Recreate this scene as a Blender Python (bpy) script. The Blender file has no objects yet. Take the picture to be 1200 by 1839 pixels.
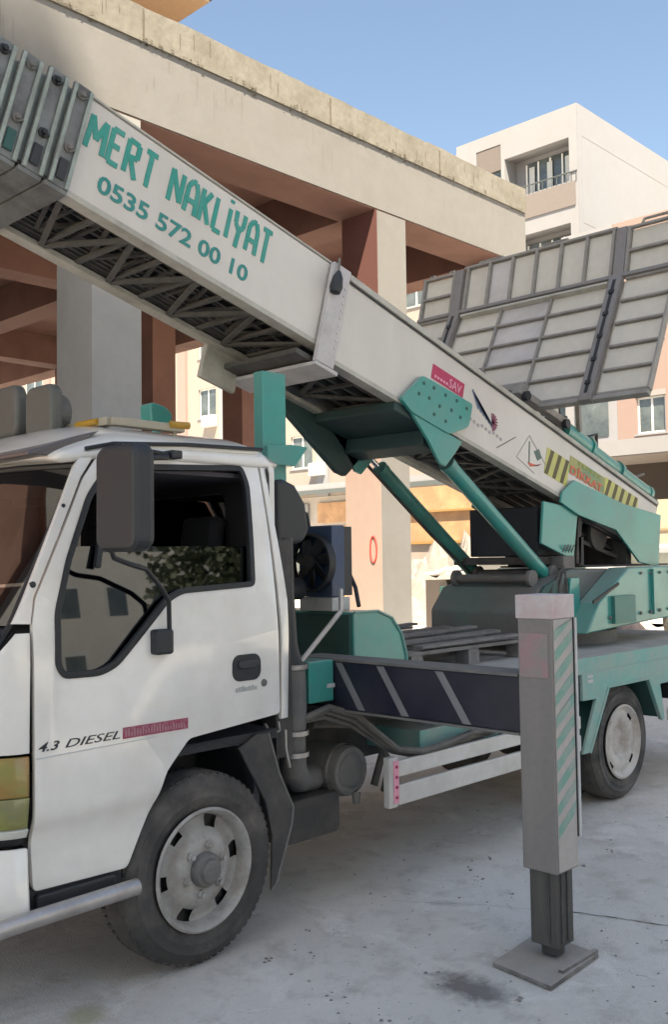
import bpy, bmesh, math, random
from mathutils import Vector, Matrix
random.seed(7)
R = math.radians
SC = bpy.context.scene
COL = SC.collection

# ------------------------------------------------------------------ camera
CAM = Vector((-2.56, -3.20, 1.655))
YAW, PITCH, ROLL, FPX = R(46.2), R(2.8), R(-0.79), 1750.0
fwd = Vector((math.sin(YAW)*math.cos(PITCH), math.cos(YAW)*math.cos(PITCH), math.sin(PITCH)))
rt0 = Vector((math.cos(YAW), -math.sin(YAW), 0)); up0 = rt0.cross(fwd)
rt = math.cos(ROLL)*rt0 + math.sin(ROLL)*up0
up = -math.sin(ROLL)*rt0 + math.cos(ROLL)*up0
cd = bpy.data.cameras.new('camera'); cam = bpy.data.objects.new('camera', cd); COL.objects.link(cam)
cam.matrix_world = Matrix(((rt.x, up.x, -fwd.x, CAM.x), (rt.y, up.y, -fwd.y, CAM.y), (rt.z, up.z, -fwd.z, CAM.z), (0, 0, 0, 1)))
cd.sensor_fit = 'VERTICAL'; cd.sensor_height = 36.0; cd.lens = 36.0*FPX/1839.0
cd.clip_start = 0.05; cd.clip_end = 3000
SC.camera = cam

# ------------------------------------------------------------------ sky, sun, exposure
SUN = Vector((0.42, 0.40, -1.0)).normalized()          # direction the light travels
wd = bpy.data.worlds.new("World"); SC.world = wd; wd.use_nodes = True
wn = wd.node_tree; wn.nodes.clear()
wo = wn.nodes.new('ShaderNodeOutputWorld'); wb = wn.nodes.new('ShaderNodeBackground'); sk = wn.nodes.new('ShaderNodeTexSky')
sk.sky_type = 'NISHITA'; sk.sun_disc = False
sk.sun_elevation = math.asin(-SUN.z)
sk.sun_rotation = math.atan2(-SUN.x, -SUN.y)
sk.altitude = 200; sk.air_density = 0.85; sk.dust_density = 0.7; sk.ozone_density = 2.0
wb.inputs["Strength"].default_value = 0.075
wn.links.new(sk.outputs[0], wb.inputs[0]); wn.links.new(wb.outputs[0], wo.inputs[0])
sl = bpy.data.lights.new('sun', 'SUN'); sl.energy = 4.2; sl.angle = R(0.6); sl.color = (1.0, .945, .88)
so = bpy.data.objects.new('sun', sl); COL.objects.link(so)
so.rotation_euler = SUN.to_track_quat('-Z', 'Y').to_euler(); so.location = (0, 0, 60)
SC.view_settings.view_transform = 'Standard'; SC.view_settings.look = 'None'
SC.view_settings.exposure = 2.08; SC.view_settings.gamma = 1.0
SC.view_settings.use_curve_mapping = False
SC.view_settings.use_white_balance = True; SC.view_settings.white_balance_temperature = 8000; SC.view_settings.white_balance_tint = 5
try:
    SC.cycles.max_bounces = 8; SC.cycles.diffuse_bounces = 5; SC.cycles.use_denoising = True
    SC.cycles.sample_clamp_indirect = 6
except Exception: pass

# ------------------------------------------------------------------ measuring helper: a pixel of the survey photo on a real plane
def ray(px, py):
    return fwd + rt*((px-600)/FPX) - up*((py-919.5)/FPX)
def at(px, py, ax, v):
    d = ray(px, py); t = (v-CAM[ax])/d[ax]
    return CAM + d*t

# ------------------------------------------------------------------ materials
MATS = {}
def mat(name, col, rough=.6, metal=0., dirt=None, dirt_amt=.35, dirt_scale=3., bump=.0, bump_scale=60., var=.08, spec=.5, coat=0, streak=False, dust_up=0.):
    if name in MATS: return MATS[name]
    m = bpy.data.materials.new(name); MATS[name] = m; m.use_nodes = True
    nt = m.node_tree; N = nt.nodes; L = nt.links
    b = N['Principled BSDF']; b.inputs['Roughness'].default_value = rough; b.inputs['Metallic'].default_value = metal
    b.inputs['Specular IOR Level'].default_value = spec
    if coat: b.inputs['Coat Weight'].default_value = coat; b.inputs['Coat Roughness'].default_value = .12
    tc = N.new('ShaderNodeNewGeometry')
    mp = N.new('ShaderNodeMapping'); L.new(tc.outputs['Position'], mp.inputs[0])
    if streak: mp.inputs['Scale'].default_value = (1, 1, .18)
    n1 = N.new('ShaderNodeTexNoise'); n1.inputs['Scale'].default_value = dirt_scale; n1.inputs['Detail'].default_value = 9; n1.inputs['Roughness'].default_value = .62
    L.new(mp.outputs[0], n1.inputs['Vector'])
    n2 = N.new('ShaderNodeTexNoise'); n2.inputs['Scale'].default_value = dirt_scale*7; n2.inputs['Detail'].default_value = 5
    L.new(tc.outputs['Position'], n2.inputs['Vector'])
    mr = N.new('ShaderNodeMapRange'); mr.inputs[1].default_value = .2; mr.inputs[2].default_value = .8
    mr.inputs[3].default_value = 1-var; mr.inputs[4].default_value = 1+var; L.new(n2.outputs[0], mr.inputs[0])
    hv = N.new('ShaderNodeHueSaturation'); hv.inputs['Color'].default_value = (*col, 1); L.new(mr.outputs[0], hv.inputs['Value'])
    out = hv.outputs[0]
    if dirt:
        mk = N.new('ShaderNodeMapRange'); mk.inputs[1].default_value = .42; mk.inputs[2].default_value = .72; mk.inputs[4].default_value = dirt_amt
        L.new(n1.outputs[0], mk.inputs[0])
        mx = N.new('ShaderNodeMix'); mx.data_type = 'RGBA'; mx.inputs['B'].default_value = (*dirt, 1)
        L.new(mk.outputs[0], mx.inputs['Factor']); L.new(out, mx.inputs['A']); out = mx.outputs['Result']
        rr = N.new('ShaderNodeMapRange'); rr.inputs[3].default_value = rough; rr.inputs[4].default_value = min(1, rough+.3)
        L.new(mk.outputs[0], rr.inputs[0]); L.new(rr.outputs[0], b.inputs['Roughness'])
    if dust_up:
        sp = N.new('ShaderNodeSeparateXYZ'); L.new(tc.outputs['Normal'], sp.inputs[0])
        m3 = N.new('ShaderNodeMapRange'); m3.inputs[1].default_value = .35; m3.inputs[2].default_value = .95; m3.inputs[4].default_value = dust_up
        L.new(sp.outputs[2], m3.inputs[0])
        mx2 = N.new('ShaderNodeMix'); mx2.data_type = 'RGBA'; mx2.inputs['B'].default_value = (.40, .37, .33, 1)
        L.new(m3.outputs[0], mx2.inputs['Factor']); L.new(out, mx2.inputs['A']); out = mx2.outputs['Result']
    L.new(out, b.inputs['Base Color'])
    if bump:
        n3 = N.new('ShaderNodeTexNoise'); n3.inputs['Scale'].default_value = bump_scale; n3.inputs['Detail'].default_value = 6
        L.new(tc.outputs['Position'], n3.inputs['Vector'])
        bp = N.new('ShaderNodeBump'); bp.inputs['Strength'].default_value = bump; bp.inputs['Distance'].default_value = .02
        L.new(n3.outputs[0], bp.inputs['Height']); L.new(bp.outputs[0], b.inputs['Normal'])
    return m
DUST = (.36, .32, .27); GRIME = (.16, .14, .12)
white = mat('white_paint', (.80, .765, .72), .32, dirt=(.42, .37, .31), dirt_amt=.38, dirt_scale=2.2, coat=1.0, var=.02, dust_up=.25)
boomw = mat('boom_white', (.62, .575, .535), .42, dirt=(.40, .36, .32), dirt_amt=.40, dirt_scale=1.3, var=.03, streak=True)
boomflange = mat('boom_flange', (.44, .42, .37), .5, dirt=GRIME, dirt_amt=.5, dirt_scale=5)
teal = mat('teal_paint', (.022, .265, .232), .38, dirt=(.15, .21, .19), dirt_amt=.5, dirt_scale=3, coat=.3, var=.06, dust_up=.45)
tealpale = mat('teal_dusty', (.16, .38, .34), .6, dirt=(.40, .37, .32), dirt_amt=.7, dirt_scale=4, dust_up=.8)
teald = mat('teal_dark', (.02, .085, .075), .6, dirt=(.05, .06, .05), dirt_amt=.5)
rubber = mat('tyre_rubber', (.05, .047, .045), .85, dirt=(.17, .15, .135), dirt_amt=.85, dirt_scale=5, bump=.25, bump_scale=90)
blackp = mat('black_plastic', (.018, .02, .024), .5, dirt=(.04, .04, .04), dirt_amt=.4)
seal = mat('rubber_seal', (.014, .015, .018), .55)
chas = mat('chassis_metal', (.045, .043, .042), .75, dirt=(.15, .13, .115), dirt_amt=.55, dirt_scale=6, bump=.15)
chasg = mat('grey_cast_metal', (.13, .125, .12), .7, dirt=(.22, .20, .18), dirt_amt=.6, dirt_scale=7, bump=.2)
beamm = mat('outrigger_black', (.014, .014, .028), .38, dirt=(.06, .06, .07), dirt_amt=.4, dirt_scale=3)
rimm = mat('rim_grey', (.36, .34, .32), .55, dirt=(.17, .14, .12), dirt_amt=.8, dirt_scale=9, bump=.1)
rimw = mat('rim_white', (.52, .48, .44), .5, dirt=(.26, .21, .18), dirt_amt=.7, dirt_scale=8)
steel = mat('brushed_steel', (.48, .45, .43), .38, metal=.75, dirt=(.25, .21, .19), dirt_amt=.5, dirt_scale=7)
chrome = mat('chrome_rod', (.72, .72, .72), .15, metal=1)
gmet = mat('platform_sheet', (.56, .515, .445), .5, dirt=(.46, .42, .37), dirt_amt=.6, dirt_scale=2.5, var=.06, bump=.05, bump_scale=9)
gmetp = mat('platform_patch', (.52, .48, .46), .5, dirt=(.26, .24, .23), dirt_amt=.5, dirt_scale=3, var=.05)
grib = mat('platform_rib', (.27, .25, .23), .55, dirt=(.17, .15, .13), dirt_amt=.6, dirt_scale=9)
lattm = mat('lattice_metal', (.095, .088, .08), .6, dirt=(.05, .05, .045), dirt_amt=.7, dirt_scale=8)
collm = mat('collar_metal', (.19, .195, .185), .42, metal=.3, dirt=(.07, .06, .065), dirt_amt=.8, dirt_scale=6)
collr = mat('collar_rail', (.30, .34, .31), .45, dirt=(.12, .12, .11), dirt_amt=.6, dirt_scale=7)
legm = mat('leg_grey', (.20, .178, .168), .6, dirt=(.28, .25, .23), dirt_amt=.5, dirt_scale=5, streak=True)
padm = mat('pad_steel', (.11, .10, .095), .7, dirt=(.30, .28, .26), dirt_amt=.8, dirt_scale=12, bump=.2, dust_up=.65)
legin = mat('leg_inner', (.05, .047, .045), .5, dirt=(.12, .105, .09), dirt_amt=.7, dirt_scale=9, streak=True)
amber = mat('amber_lens', (.42, .23, .03), .25, var=.1)
lampg = mat('lamp_shell', (.085, .085, .075), .5, dirt=(.14, .13, .12), dirt_amt=.5)
yel = mat('sticker_yellow', (.52, .51, .13), .5, dirt=DUST, dirt_amt=.4)
blk = mat('sticker_black', (.09, .075, .03), .6)
redd = mat('sticker_red', (.45, .03, .10), .5, var=.1)
redo = mat('sticker_orange_red', (.62, .10, .06), .5, var=.2)
pink = mat('sticker_pink', (.75, .32, .42), .5)
navy = mat('sticker_navy', (.10, .14, .22), .5)
tprint = mat('print_teal', (.015, .27, .22), .5, dirt=(.15, .35, .32), dirt_amt=.35, dirt_scale=9)
dprint = mat('print_dark', (.03, .035, .04), .5)
mar = mat('print_maroon', (.30, .04, .09), .5, dirt=(.45, .25, .28), dirt_amt=.6, dirt_scale=40)
bluep = mat('cooler_blue', (.014, .045, .11), .45, dirt=GRIME, dirt_amt=.4)
greyw = mat('grey_white_box', (.52, .52, .52), .5, dirt=GRIME, dirt_amt=.4)
deckm = mat('deck_plate', (.40, .385, .36), .7, dirt=(.22, .20, .18), dirt_amt=.6, dirt_scale=4, bump=.1)
wood = mat('grey_wood', (.20, .19, .185), .8, dirt=(.09, .08, .08), dirt_amt=.6, dirt_scale=7, bump=.2)
inter = mat('cab_interior', (.035, .033, .036), .8)
seatm = mat('seat_fabric', (.02, .02, .024), .9)
signalm = mat('signal_amber', (.34, .15, .04), .22, dirt=(.2, .22, .05), dirt_amt=.9, dirt_scale=5, coat=.6)
signaly = mat('signal_yellow', (.22, .22, .06), .22, dirt=(.16, .15, .10), dirt_amt=.7, dirt_scale=6, coat=.6)
headm = mat('lamp_clear', (.55, .55, .5), .2, coat=.6)

def glass(name, tint=(.55, .6, .6), boost=1.0):
    if name in MATS: return MATS[name]
    m = bpy.data.materials.new(name); MATS[name] = m; m.use_nodes = True
    nt = m.node_tree; N = nt.nodes; L = nt.links; N.clear()
    o = N.new('ShaderNodeOutputMaterial'); t = N.new('ShaderNodeBsdfTransparent'); t.inputs[0].default_value = (*tint, 1)
    g = N.new('ShaderNodeBsdfGlossy'); g.inputs['Roughness'].default_value = .02; g.inputs[0].default_value = (.95, .97, 1, 1)
    f = N.new('ShaderNodeFresnel'); f.inputs[0].default_value = 1.45+.5*(boost-1)
    x = N.new('ShaderNodeMixShader'); L.new(f.outputs[0], x.inputs[0]); L.new(t.outputs[0], x.inputs[1]); L.new(g.outputs[0], x.inputs[2])
    L.new(x.outputs[0], o.inputs[0]); return m
wglass = glass('window_glass', (.42, .44, .45), 2.5)
tglass = glass('tinted_glass', (.20, .17, .16), 2.2)
def house_glass(name, c):
    return mat(name, c, .12, spec=.8, var=.25, dirt=(c[0]*2.2+.03, c[1]*2.2+.03, c[2]*2.2+.03), dirt_amt=.6, dirt_scale=1.5)
hglass = house_glass('house_glass', (.06, .07, .07))

cream = mat('cream_render', (.185, .178, .172), .85, dirt=(.15, .14, .125), dirt_amt=.5, dirt_scale=1.1, var=.05, bump=.12, bump_scale=14)
parm = mat('parapet_concrete', (.20, .185, .16), .9, dirt=(.12, .105, .08), dirt_amt=.7, dirt_scale=2.6, var=.12, bump=.3, bump_scale=12)
stainm = mat('mould_stain', (.12, .10, .075), .95, var=.4)
terra = mat('terracotta_render', (.20, .10, .078), .9, dirt=(.13, .065, .05), dirt_amt=.7, dirt_scale=1.2, var=.06)
pinkc = mat('pink_column_paint', (.34, .24, .21), .85, dirt=(.33, .28, .24), dirt_amt=.7, dirt_scale=1.3, var=.05)
pgrey = mat('pale_grey_render', (.29, .285, .28), .85, dirt=(.22, .21, .20), dirt_amt=.5, dirt_scale=1.4, var=.05, bump=.1, bump_scale=14)
ww = mat('white_wall', (.25, .248, .262), .85, dirt=(.225, .218, .22), dirt_amt=.4, dirt_scale=.5, var=.03)
pw = mat('pink_wall', (.28, .19, .17), .85, dirt=(.24, .18, .16), dirt_amt=.4, dirt_scale=.6, var=.04)
peach = mat('peach_wall', (.30, .25, .22), .85, dirt=(.27, .24, .21), dirt_amt=.4, dirt_scale=.6, var=.04)
brownp = mat('brown_shutter', (.14, .118, .108), .8, dirt=(.12, .10, .09), dirt_amt=.3)
frame_w = mat('window_frame_white', (.72, .70, .66), .5)
railm = mat('rail_dark', (.08, .09, .09), .5)
orangem = mat('orange_panel', (.36, .20, .11), .7, dirt=(.7, .42, .22), dirt_amt=.5, dirt_scale=1.5)
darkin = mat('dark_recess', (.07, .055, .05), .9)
conc = mat('slab_concrete', (.28, .25, .24), .85)
tarpm = mat('pinkish_tarp', (.40, .31, .28), .8, dirt=(.5, .42, .38), dirt_amt=.5)
rubm = mat('plaster_rubble', (.22, .195, .18), .95, dirt=(.3, .26, .23), dirt_amt=.9, dirt_scale=4, var=.3)
hutm = mat('hut_cream', (.34, .30, .18), .8, var=.04)
grillem = mat('hut_grille', (.30, .29, .22), .7)
tower = mat('tower_render', (.70, .67, .61), .85, dirt=(.45, .42, .38), dirt_amt=.4, dirt_scale=.6)

# ------------------------------------------------------------------ mesh helpers
class MB:
    def __init__(s, xf=None): s.v = []; s.f = []; s.sm = []; s.xf = xf
    def add(s, vs, fs, smooth=False):
        n = len(s.v); s.v += [Vector(v) for v in vs]
        s.f += [tuple(i+n for i in f) for f in fs]; s.sm += [smooth]*len(fs); return s
    def box(s, x0, x1, y0, y1, z0, z1):
        return s.add([(x, y, z) for x in (x0, x1) for y in (y0, y1) for z in (z0, z1)],
            [(0, 1, 3, 2), (4, 6, 7, 5), (0, 4, 5, 1), (2, 3, 7, 6), (0, 2, 6, 4), (1, 5, 7, 3)])
    def bar(s, p0, p1, w, h, side=None):
        p0, p1 = Vector(p0), Vector(p1); d = (p1-p0).normalized()
        sd = Vector(side) if side else (Vector((0, 0, 1)).cross(d) if abs(d.z) < .95 else Vector((1, 0, 0)))
        sd = (sd - d*sd.dot(d)).normalized(); u = d.cross(sd)
        vs = [p+sd*(a*w/2)+u*(b*h/2) for p in (p0, p1) for a, b in ((-1, -1), (1, -1), (1, 1), (-1, 1))]
        return s.add(vs, [(0, 3, 2, 1), (4, 5, 6, 7), (0, 1, 5, 4), (1, 2, 6, 5), (2, 3, 7, 6), (3, 0, 4, 7)])
    def prism(s, pts, lo, hi, plane='xz'):
        def P(p, d):
            return {'xz': (p[0], d, p[1]), 'xy': (p[0], p[1], d), 'yz': (d, p[0], p[1])}[plane]
        n = len(pts); vs = [P(p, lo) for p in pts]+[P(p, hi) for p in pts]
        fs = [tuple(range(n)), tuple(range(2*n-1, n-1, -1))]+[(i, i+n, (i+1) % n+n, (i+1) % n) for i in range(n)]
        return s.add(vs, fs)
    def ring(s, outer, inner, lo, hi, plane='xz'):
        def P(p, d):
            return {'xz': (p[0], d, p[1]), 'xy': (p[0], p[1], d), 'yz': (d, p[0], p[1])}[plane]
        n = len(outer)
        vs = [P(p, lo) for p in outer]+[P(p, lo) for p in inner]+[P(p, hi) for p in outer]+[P(p, hi) for p in inner]
        fs = []
        for i in range(n):
            j = (i+1) % n
            fs += [(i, j, j+n, i+n), (i+2*n, i+3*n, j+3*n, j+2*n), (i, i+2*n, j+2*n, j), (i+n, j+n, j+3*n, i+3*n)]
        return s.add(vs, fs)
    def tube(s, pts, r, n=10, rs=None):
        pts = [Vector(p) for p in pts]; k = len(pts); vs = []; prev = None
        for i, p in enumerate(pts):
            d = ((pts[min(i+1, k-1)]-p).normalized()+(p-pts[max(i-1, 0)]).normalized()).normalized()
            if prev is None:
                a = d.orthogonal().normalized()
            else:
                a = (prev-d*prev.dot(d)).normalized()
            prev = a; b = d.cross(a); rr = rs[i] if rs else r
            vs += [p+(a*math.cos(2*math.pi*j/n)+b*math.sin(2*math.pi*j/n))*rr for j in range(n)]
        fs = [(i*n+j, i*n+(j+1) % n, (i+1)*n+(j+1) % n, (i+1)*n+j) for i in range(k-1) for j in range(n)]
        s.add(vs, fs, True); m = len(s.v)-k*n
        s.f += [tuple(m+j for j in range(n-1, -1, -1)), tuple(m+(k-1)*n+j for j in range(n))]; s.sm += [False, False]
        return s
    def lathe(s, prof, o, axis='y', n=40, drop=None):
        # prof = [(radius, along)], axis positive direction
        vs = []; k = len(prof)
        for r_, a_ in prof:
            for j in range(n):
                c, q = math.cos(2*math.pi*j/n)*r_, math.sin(2*math.pi*j/n)*r_
                vs.append({'y': (o[0]+c, o[1]+a_, o[2]+q), 'z': (o[0]+c, o[1]+q, o[2]+a_), 'x': (o[0]+a_, o[1]+c, o[2]+q)}[axis])
        fs = []
        for i in range(k-1):
            for j in range(n):
                if drop and drop(i, j): continue
                fs.append((i*n+j, i*n+(j+1) % n, (i+1)*n+(j+1) % n, (i+1)*n+j))
        return s.add(vs, fs, True)
    def build(s, name, m, parent=None, bevel=0, seg=2, smooth_angle=35, label=None, kind=None):
        off = Vector((0, 0, 0)); p = parent
        while p: off += p.location; p = p.parent
        vs = [(s.xf(v) if s.xf else v) for v in s.v]
        me = bpy.data.meshes.new(name); me.from_pydata([v-off for v in vs], [], s.f)
        for i, pl in enumerate(me.polygons): pl.use_smooth = s.sm[i]
        bm = bmesh.new(); bm.from_mesh(me); bmesh.ops.recalc_face_normals(bm, faces=bm.faces); bm.to_mesh(me); bm.free()
        if any(s.sm): me.set_sharp_from_angle(angle=R(smooth_angle))
        me.materials.append(m)
        o = bpy.data.objects.new(name, me); COL.objects.link(o)
        if parent: o.parent = parent
        if bevel:
            b = o.modifiers.new('b', 'BEVEL'); b.width = bevel; b.segments = seg; b.limit_method = 'ANGLE'; b.angle_limit = R(40)
        if label: o['label'] = label
        if kind: o['kind'] = kind
        return o
def empty(name, loc, label=None, cat=None, group=None):
    o = bpy.data.objects.new(name, None); COL.objects.link(o); o.location = loc; o.empty_display_size = .2
    if label: o['label'] = label
    if cat: o['category'] = cat
    if group: o['group'] = group
    return o
def tag(o, label, cat, group=None):
    o['label'] = label; o['category'] = cat
    if group: o['group'] = group
    return o
def dup(src, parent, loc):
    c = src.copy(); COL.objects.link(c); c.parent = parent; c.location = loc
    return c
def rrect(x0, x1, z0, z1, r, n=5):
    pts = []
    for cx, cz, a0 in ((x1-r, z1-r, 0), (x0+r, z1-r, 90), (x0+r, z0+r, 180), (x1-r, z0+r, 270)):
        for i in range(n+1):
            a = R(a0+90*i/n); pts.append((cx+r*math.cos(a), cz+r*math.sin(a)))
    return pts
def B(parent, name, m, *boxes, bevel=0, label=None, kind=None):
    mb = MB()
    for b in boxes: mb.box(*b)
    return mb.build(name, m, parent, bevel=bevel, label=label, kind=kind)
def text_mesh(txt, weight=.0, shear=0.):
    cu = bpy.data.curves.new('t', 'FONT'); cu.body = txt; cu.offset = weight; cu.shear = shear; cu.resolution_u = 3; cu.extrude = .002
    o = bpy.data.objects.new('t', cu); COL.objects.link(o)
    dg = bpy.context.evaluated_depsgraph_get(); me = bpy.data.meshes.new_from_object(o.evaluated_get(dg))
    bpy.data.objects.remove(o); bpy.data.curves.remove(cu); return me
def place_text(txt, name, m, parent, xf, w, h, weight=0., shear=0.):
    # xf(u, v, d): u along 0..w, v up 0..h, d out of the surface
    me = text_mesh(txt, weight, shear)
    xs = [v.co.x for v in me.vertices]; ys = [v.co.y for v in me.vertices]; x0, x1, y0, y1 = min(xs), max(xs), min(ys), max(ys)
    off = parent.location
    for v in me.vertices:
        v.co = Vector(xf((v.co.x-x0)/(x1-x0)*w, (v.co.y-y0)/(y1-y0)*h, .0015 if v.co.z > 0 else -.001))-off
    me.materials.clear(); me.materials.append(m); me.name = name
    o = bpy.data.objects.new(name, me); COL.objects.link(o); o.parent = parent; return o
# ================================================================== SETTING
# ---- ground
from mathutils import noise as mnoise
def ground_material():
    m = bpy.data.materials.new('dusty_concrete'); m.use_nodes = True; nt = m.node_tree; N = nt.nodes; L = nt.links
    b = N['Principled BSDF']; b.inputs['Roughness'].default_value = .8
    g = N.new('ShaderNodeNewGeometry')
    def noise(sc, det, ro=.55, dist=0):
        n = N.new('ShaderNodeTexNoise'); n.inputs['Scale'].default_value = sc; n.inputs['Detail'].default_value = det
        n.inputs['Roughness'].default_value = ro; n.inputs['Distortion'].default_value = dist
        L.new(g.outputs['Position'], n.inputs['Vector']); return n.outputs[0]
    def mrange(i, a, b_, c, d):
        r_ = N.new('ShaderNodeMapRange'); L.new(i, r_.inputs[0])
        for k, v in zip((1, 2, 3, 4), (a, b_, c, d)): r_.inputs[k].default_value = v
        return r_.outputs[0]
    def mix(f, a, b_):
        x = N.new('ShaderNodeMix'); x.data_type = 'RGBA'; L.new(f, x.inputs['Factor'])
        if isinstance(a, tuple): x.inputs['A'].default_value = (*a, 1)
        else: L.new(a, x.inputs['A'])
        if isinstance(b_, tuple): x.inputs['B'].default_value = (*b_, 1)
        else: L.new(b_, x.inputs['B'])
        return x.outputs['Result']
    c = mix(mrange(noise(.9, 8), .35, .68, 0, 1), (.58, .55, .51), (.70, .67, .63))
    c = mix(mrange(noise(4.5, 7, .7), .50, .68, 0, .75), c, (.43, .40, .365))
    c = mix(mrange(noise(2.2, 9, .75, .6), .54, .64, 0, .85), c, (.76, .73, .69))
    c = mix(mrange(noise(55, 3, .6), .64, .72, 0, .55), c, (.15, .14, .135))
    # oil stain left on the slab beside the outrigger pad, and a yellowish paint smear near the front wheel
    def spot(cx, cy, rad, col, amt, c):
        mp = N.new('ShaderNodeMapping'); mp.inputs['Location'].default_value = (-cx/rad[0], -cy/rad[1], 0); mp.inputs['Scale'].default_value = (1/rad[0], 1/rad[1], 0)
        L.new(g.outputs['Position'], mp.inputs[0])
        ln = N.new('ShaderNodeVectorMath'); ln.operation = 'LENGTH'; L.new(mp.outputs[0], ln.inputs[0])
        nn = noise(14, 6, .7, .5); ad = N.new('ShaderNodeMath'); ad.operation = 'MULTIPLY_ADD'; L.new(nn, ad.inputs[0]); ad.inputs[1].default_value = 1.3; L.new(ln.outputs['Value'], ad.inputs[2])
        return mix(mrange(ad.outputs[0], .95, 1.55, amt, 0), c, col)
    p1 = at(846, 1775, 2, 0); p2 = at(150, 1825, 2, 0)
    c = spot(p1.x, p1.y, (.16, .26), (.10, .093, .09), .8, c)
    c = spot(p2.x, p2.y, (.12, .12), (.36, .36, .17), .6, c)
    L.new(c, b.inputs['Base Color'])
    bp = N.new('ShaderNodeBump'); bp.inputs['Strength'].default_value = .8; bp.inputs['Distance'].default_value = .012
    ad = N.new('ShaderNodeMath'); ad.operation = 'ADD'; L.new(noise(26, 8, .7), ad.inputs[0]); L.new(noise(130, 3), ad.inputs[1])
    L.new(ad.outputs[0], bp.inputs['Height']); L.new(bp.outputs[0], b.inputs['Normal'])
    return m
gm = ground_material()
gb = MB(); gb.add([(-600, -600, 0), (600, -600, 0), (600, 600, 0), (-600, 600, 0)], [(0, 1, 2, 3)])
ground = gb.build('ground', gm, kind='structure')
# the slab joint running away from the outrigger
jb = MB(); pts = [at(700, 1618, 2, 0), at(850, 1625, 2, 0), at(960, 1634, 2, 0), at(1040, 1640, 2, 0), at(1110, 1650, 2, 0), at(1160, 1657, 2, 0), at(1260, 1672, 2, 0), at(1600, 1720, 2, 0)]
vs = []; fine = []
for a, b in zip(pts, pts[1:]):
    for k in range(8): fine.append(a.lerp(b, k/8)+Vector((random.uniform(-.005, .005), random.uniform(-.005, .005), 0)))
for i, p in enumerate(fine):
    w = (.001 if i < 20 else .0035)*random.uniform(.5, 1.5); vs += [p+Vector((w, 0, .003)), p-Vector((w, 0, -.003))]
jb.add(vs, [(2*i, 2*i+1, 2*i+3, 2*i+2) for i in range(len(fine)-1)])
jb.build('ground_joint', mat('joint_dirt', (.055, .05, .045), .95), kind='structure')
# hairline cracks in the slab
ck = mat('crack_dark', (.26, .245, .23), .95)
for (a0, b0, c0, d0, sd) in ((830, 1560, 870, 1600, 2), (1105, 1740, 1200, 1765, 4), (905, 1620, 930, 1640, 6)):
    a = at(a0, b0, 2, 0); b = at(c0, d0, 2, 0); n = 26; vs = []
    for i in range(n+1):
        q = a.lerp(b, i/n); dr = Vector((-(b-a).y, (b-a).x, 0)); q = q+dr*.16*mnoise.noise((i*.33, sd*7.1, 0))
        w = .0015*max(.15, 1-abs(2*i/n-1))*(.6+.8*random.random()); dn = dr.normalized()
        vs += [q+dn*w+Vector((0, 0, .0025)), q-dn*w+Vector((0, 0, .0025))]
    m_ = MB(); m_.add(vs, [(2*i, 2*i+1, 2*i+3, 2*i+2) for i in range(n)]); m_.build('ground_crack', ck, kind='structure')
# loose crumbs and pebbles on the slab
rb = MB()
def crumb(mb, p, r):
    n = 5; ring = [Vector((p[0]+r*random.uniform(.6, 1.3)*math.cos(6.283*j/n), p[1]+r*random.uniform(.6, 1.3)*math.sin(6.283*j/n), .001)) for j in range(n)]
    top = Vector((p[0], p[1], r*random.uniform(.4, .8)))
    mb.add(ring+[top], [(j, (j+1) % n, n) for j in range(n)])
for _ in range(170):
    px, py = random.uniform(520, 1250), random.uniform(1440, 1850); q = at(px, py, 2, 0)
    crumb(rb, q, random.choice((.003, .004, .005, .005, .007, .009)))
for px, py in ((860, 1578), (842, 1560), (1052, 1556), (918, 1608), (1098, 1530), (935, 1795), (1196, 1690), (480, 1725), (886, 1541)):
    for k in range(4):
        q = at(px+random.uniform(-9, 9), py+random.uniform(-4, 4), 2, 0); crumb(rb, q, random.uniform(.005, .012))
tag(rb.build('pebbles', mat('pebble_dark', (.20, .185, .17), .9, var=.5), kind='stuff'), 'loose dark crumbs scattered on the pale dusty concrete', 'pebbles')

# ---- unfinished concrete building with open colonnade
ub = empty('unfinished_building', (2.6, 5.0, 0), 'unfinished cream concrete building with open terracotta colonnade behind the lift truck', 'building')
XE = 10.42; XW = -9.0; ZS = 6.22
fb = MB(); fb.box(XW, XE, 5.0, 5.66, ZS, 7.03); fb.build('front_beam', cream, ub)
B(ub, 'beam_soffit', terra, (XW, XE-.02, 5.02, 5.655, ZS-.02, ZS-.002))
# parapet with broken, uneven top
pb = MB(); n = 230; vs = []
hz = 7.40; h = []
from mathutils import noise as mnoise
for i in range(n+1):
    x = XW+(XE-XW)*i/n
    z = 7.41+.03*mnoise.noise((x*1.4, 0, 0))+.012*mnoise.noise((x*12, 3, 0))
    vs += [(x, 4.975, 7.035), (x, 4.975+.006*mnoise.noise((x*5, 7, 0)), z), (x, 5.22, z-.02+.03*mnoise.noise((x*7, 9, 0))), (x, 5.22, 7.035)]
fs = []
for i in range(n):
    for k in range(4):
        a, b = 4*i+k, 4*i+(k+1) % 4; fs.append((a, b, b+4, a+4))
fs += [(0, 1, 2, 3), (4*n, 4*n+1, 4*n+2, 4*n+3)]
pb.add(vs, fs); pb.build('parapet', parm, ub)
for xj in (3.2, 5.99, 8.2, -1.2):
    B(ub, 'parapet_joint', stainm, (xj, xj+.018, 4.968, 4.974, 7.05, 7.38))
sb = MB()
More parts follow.
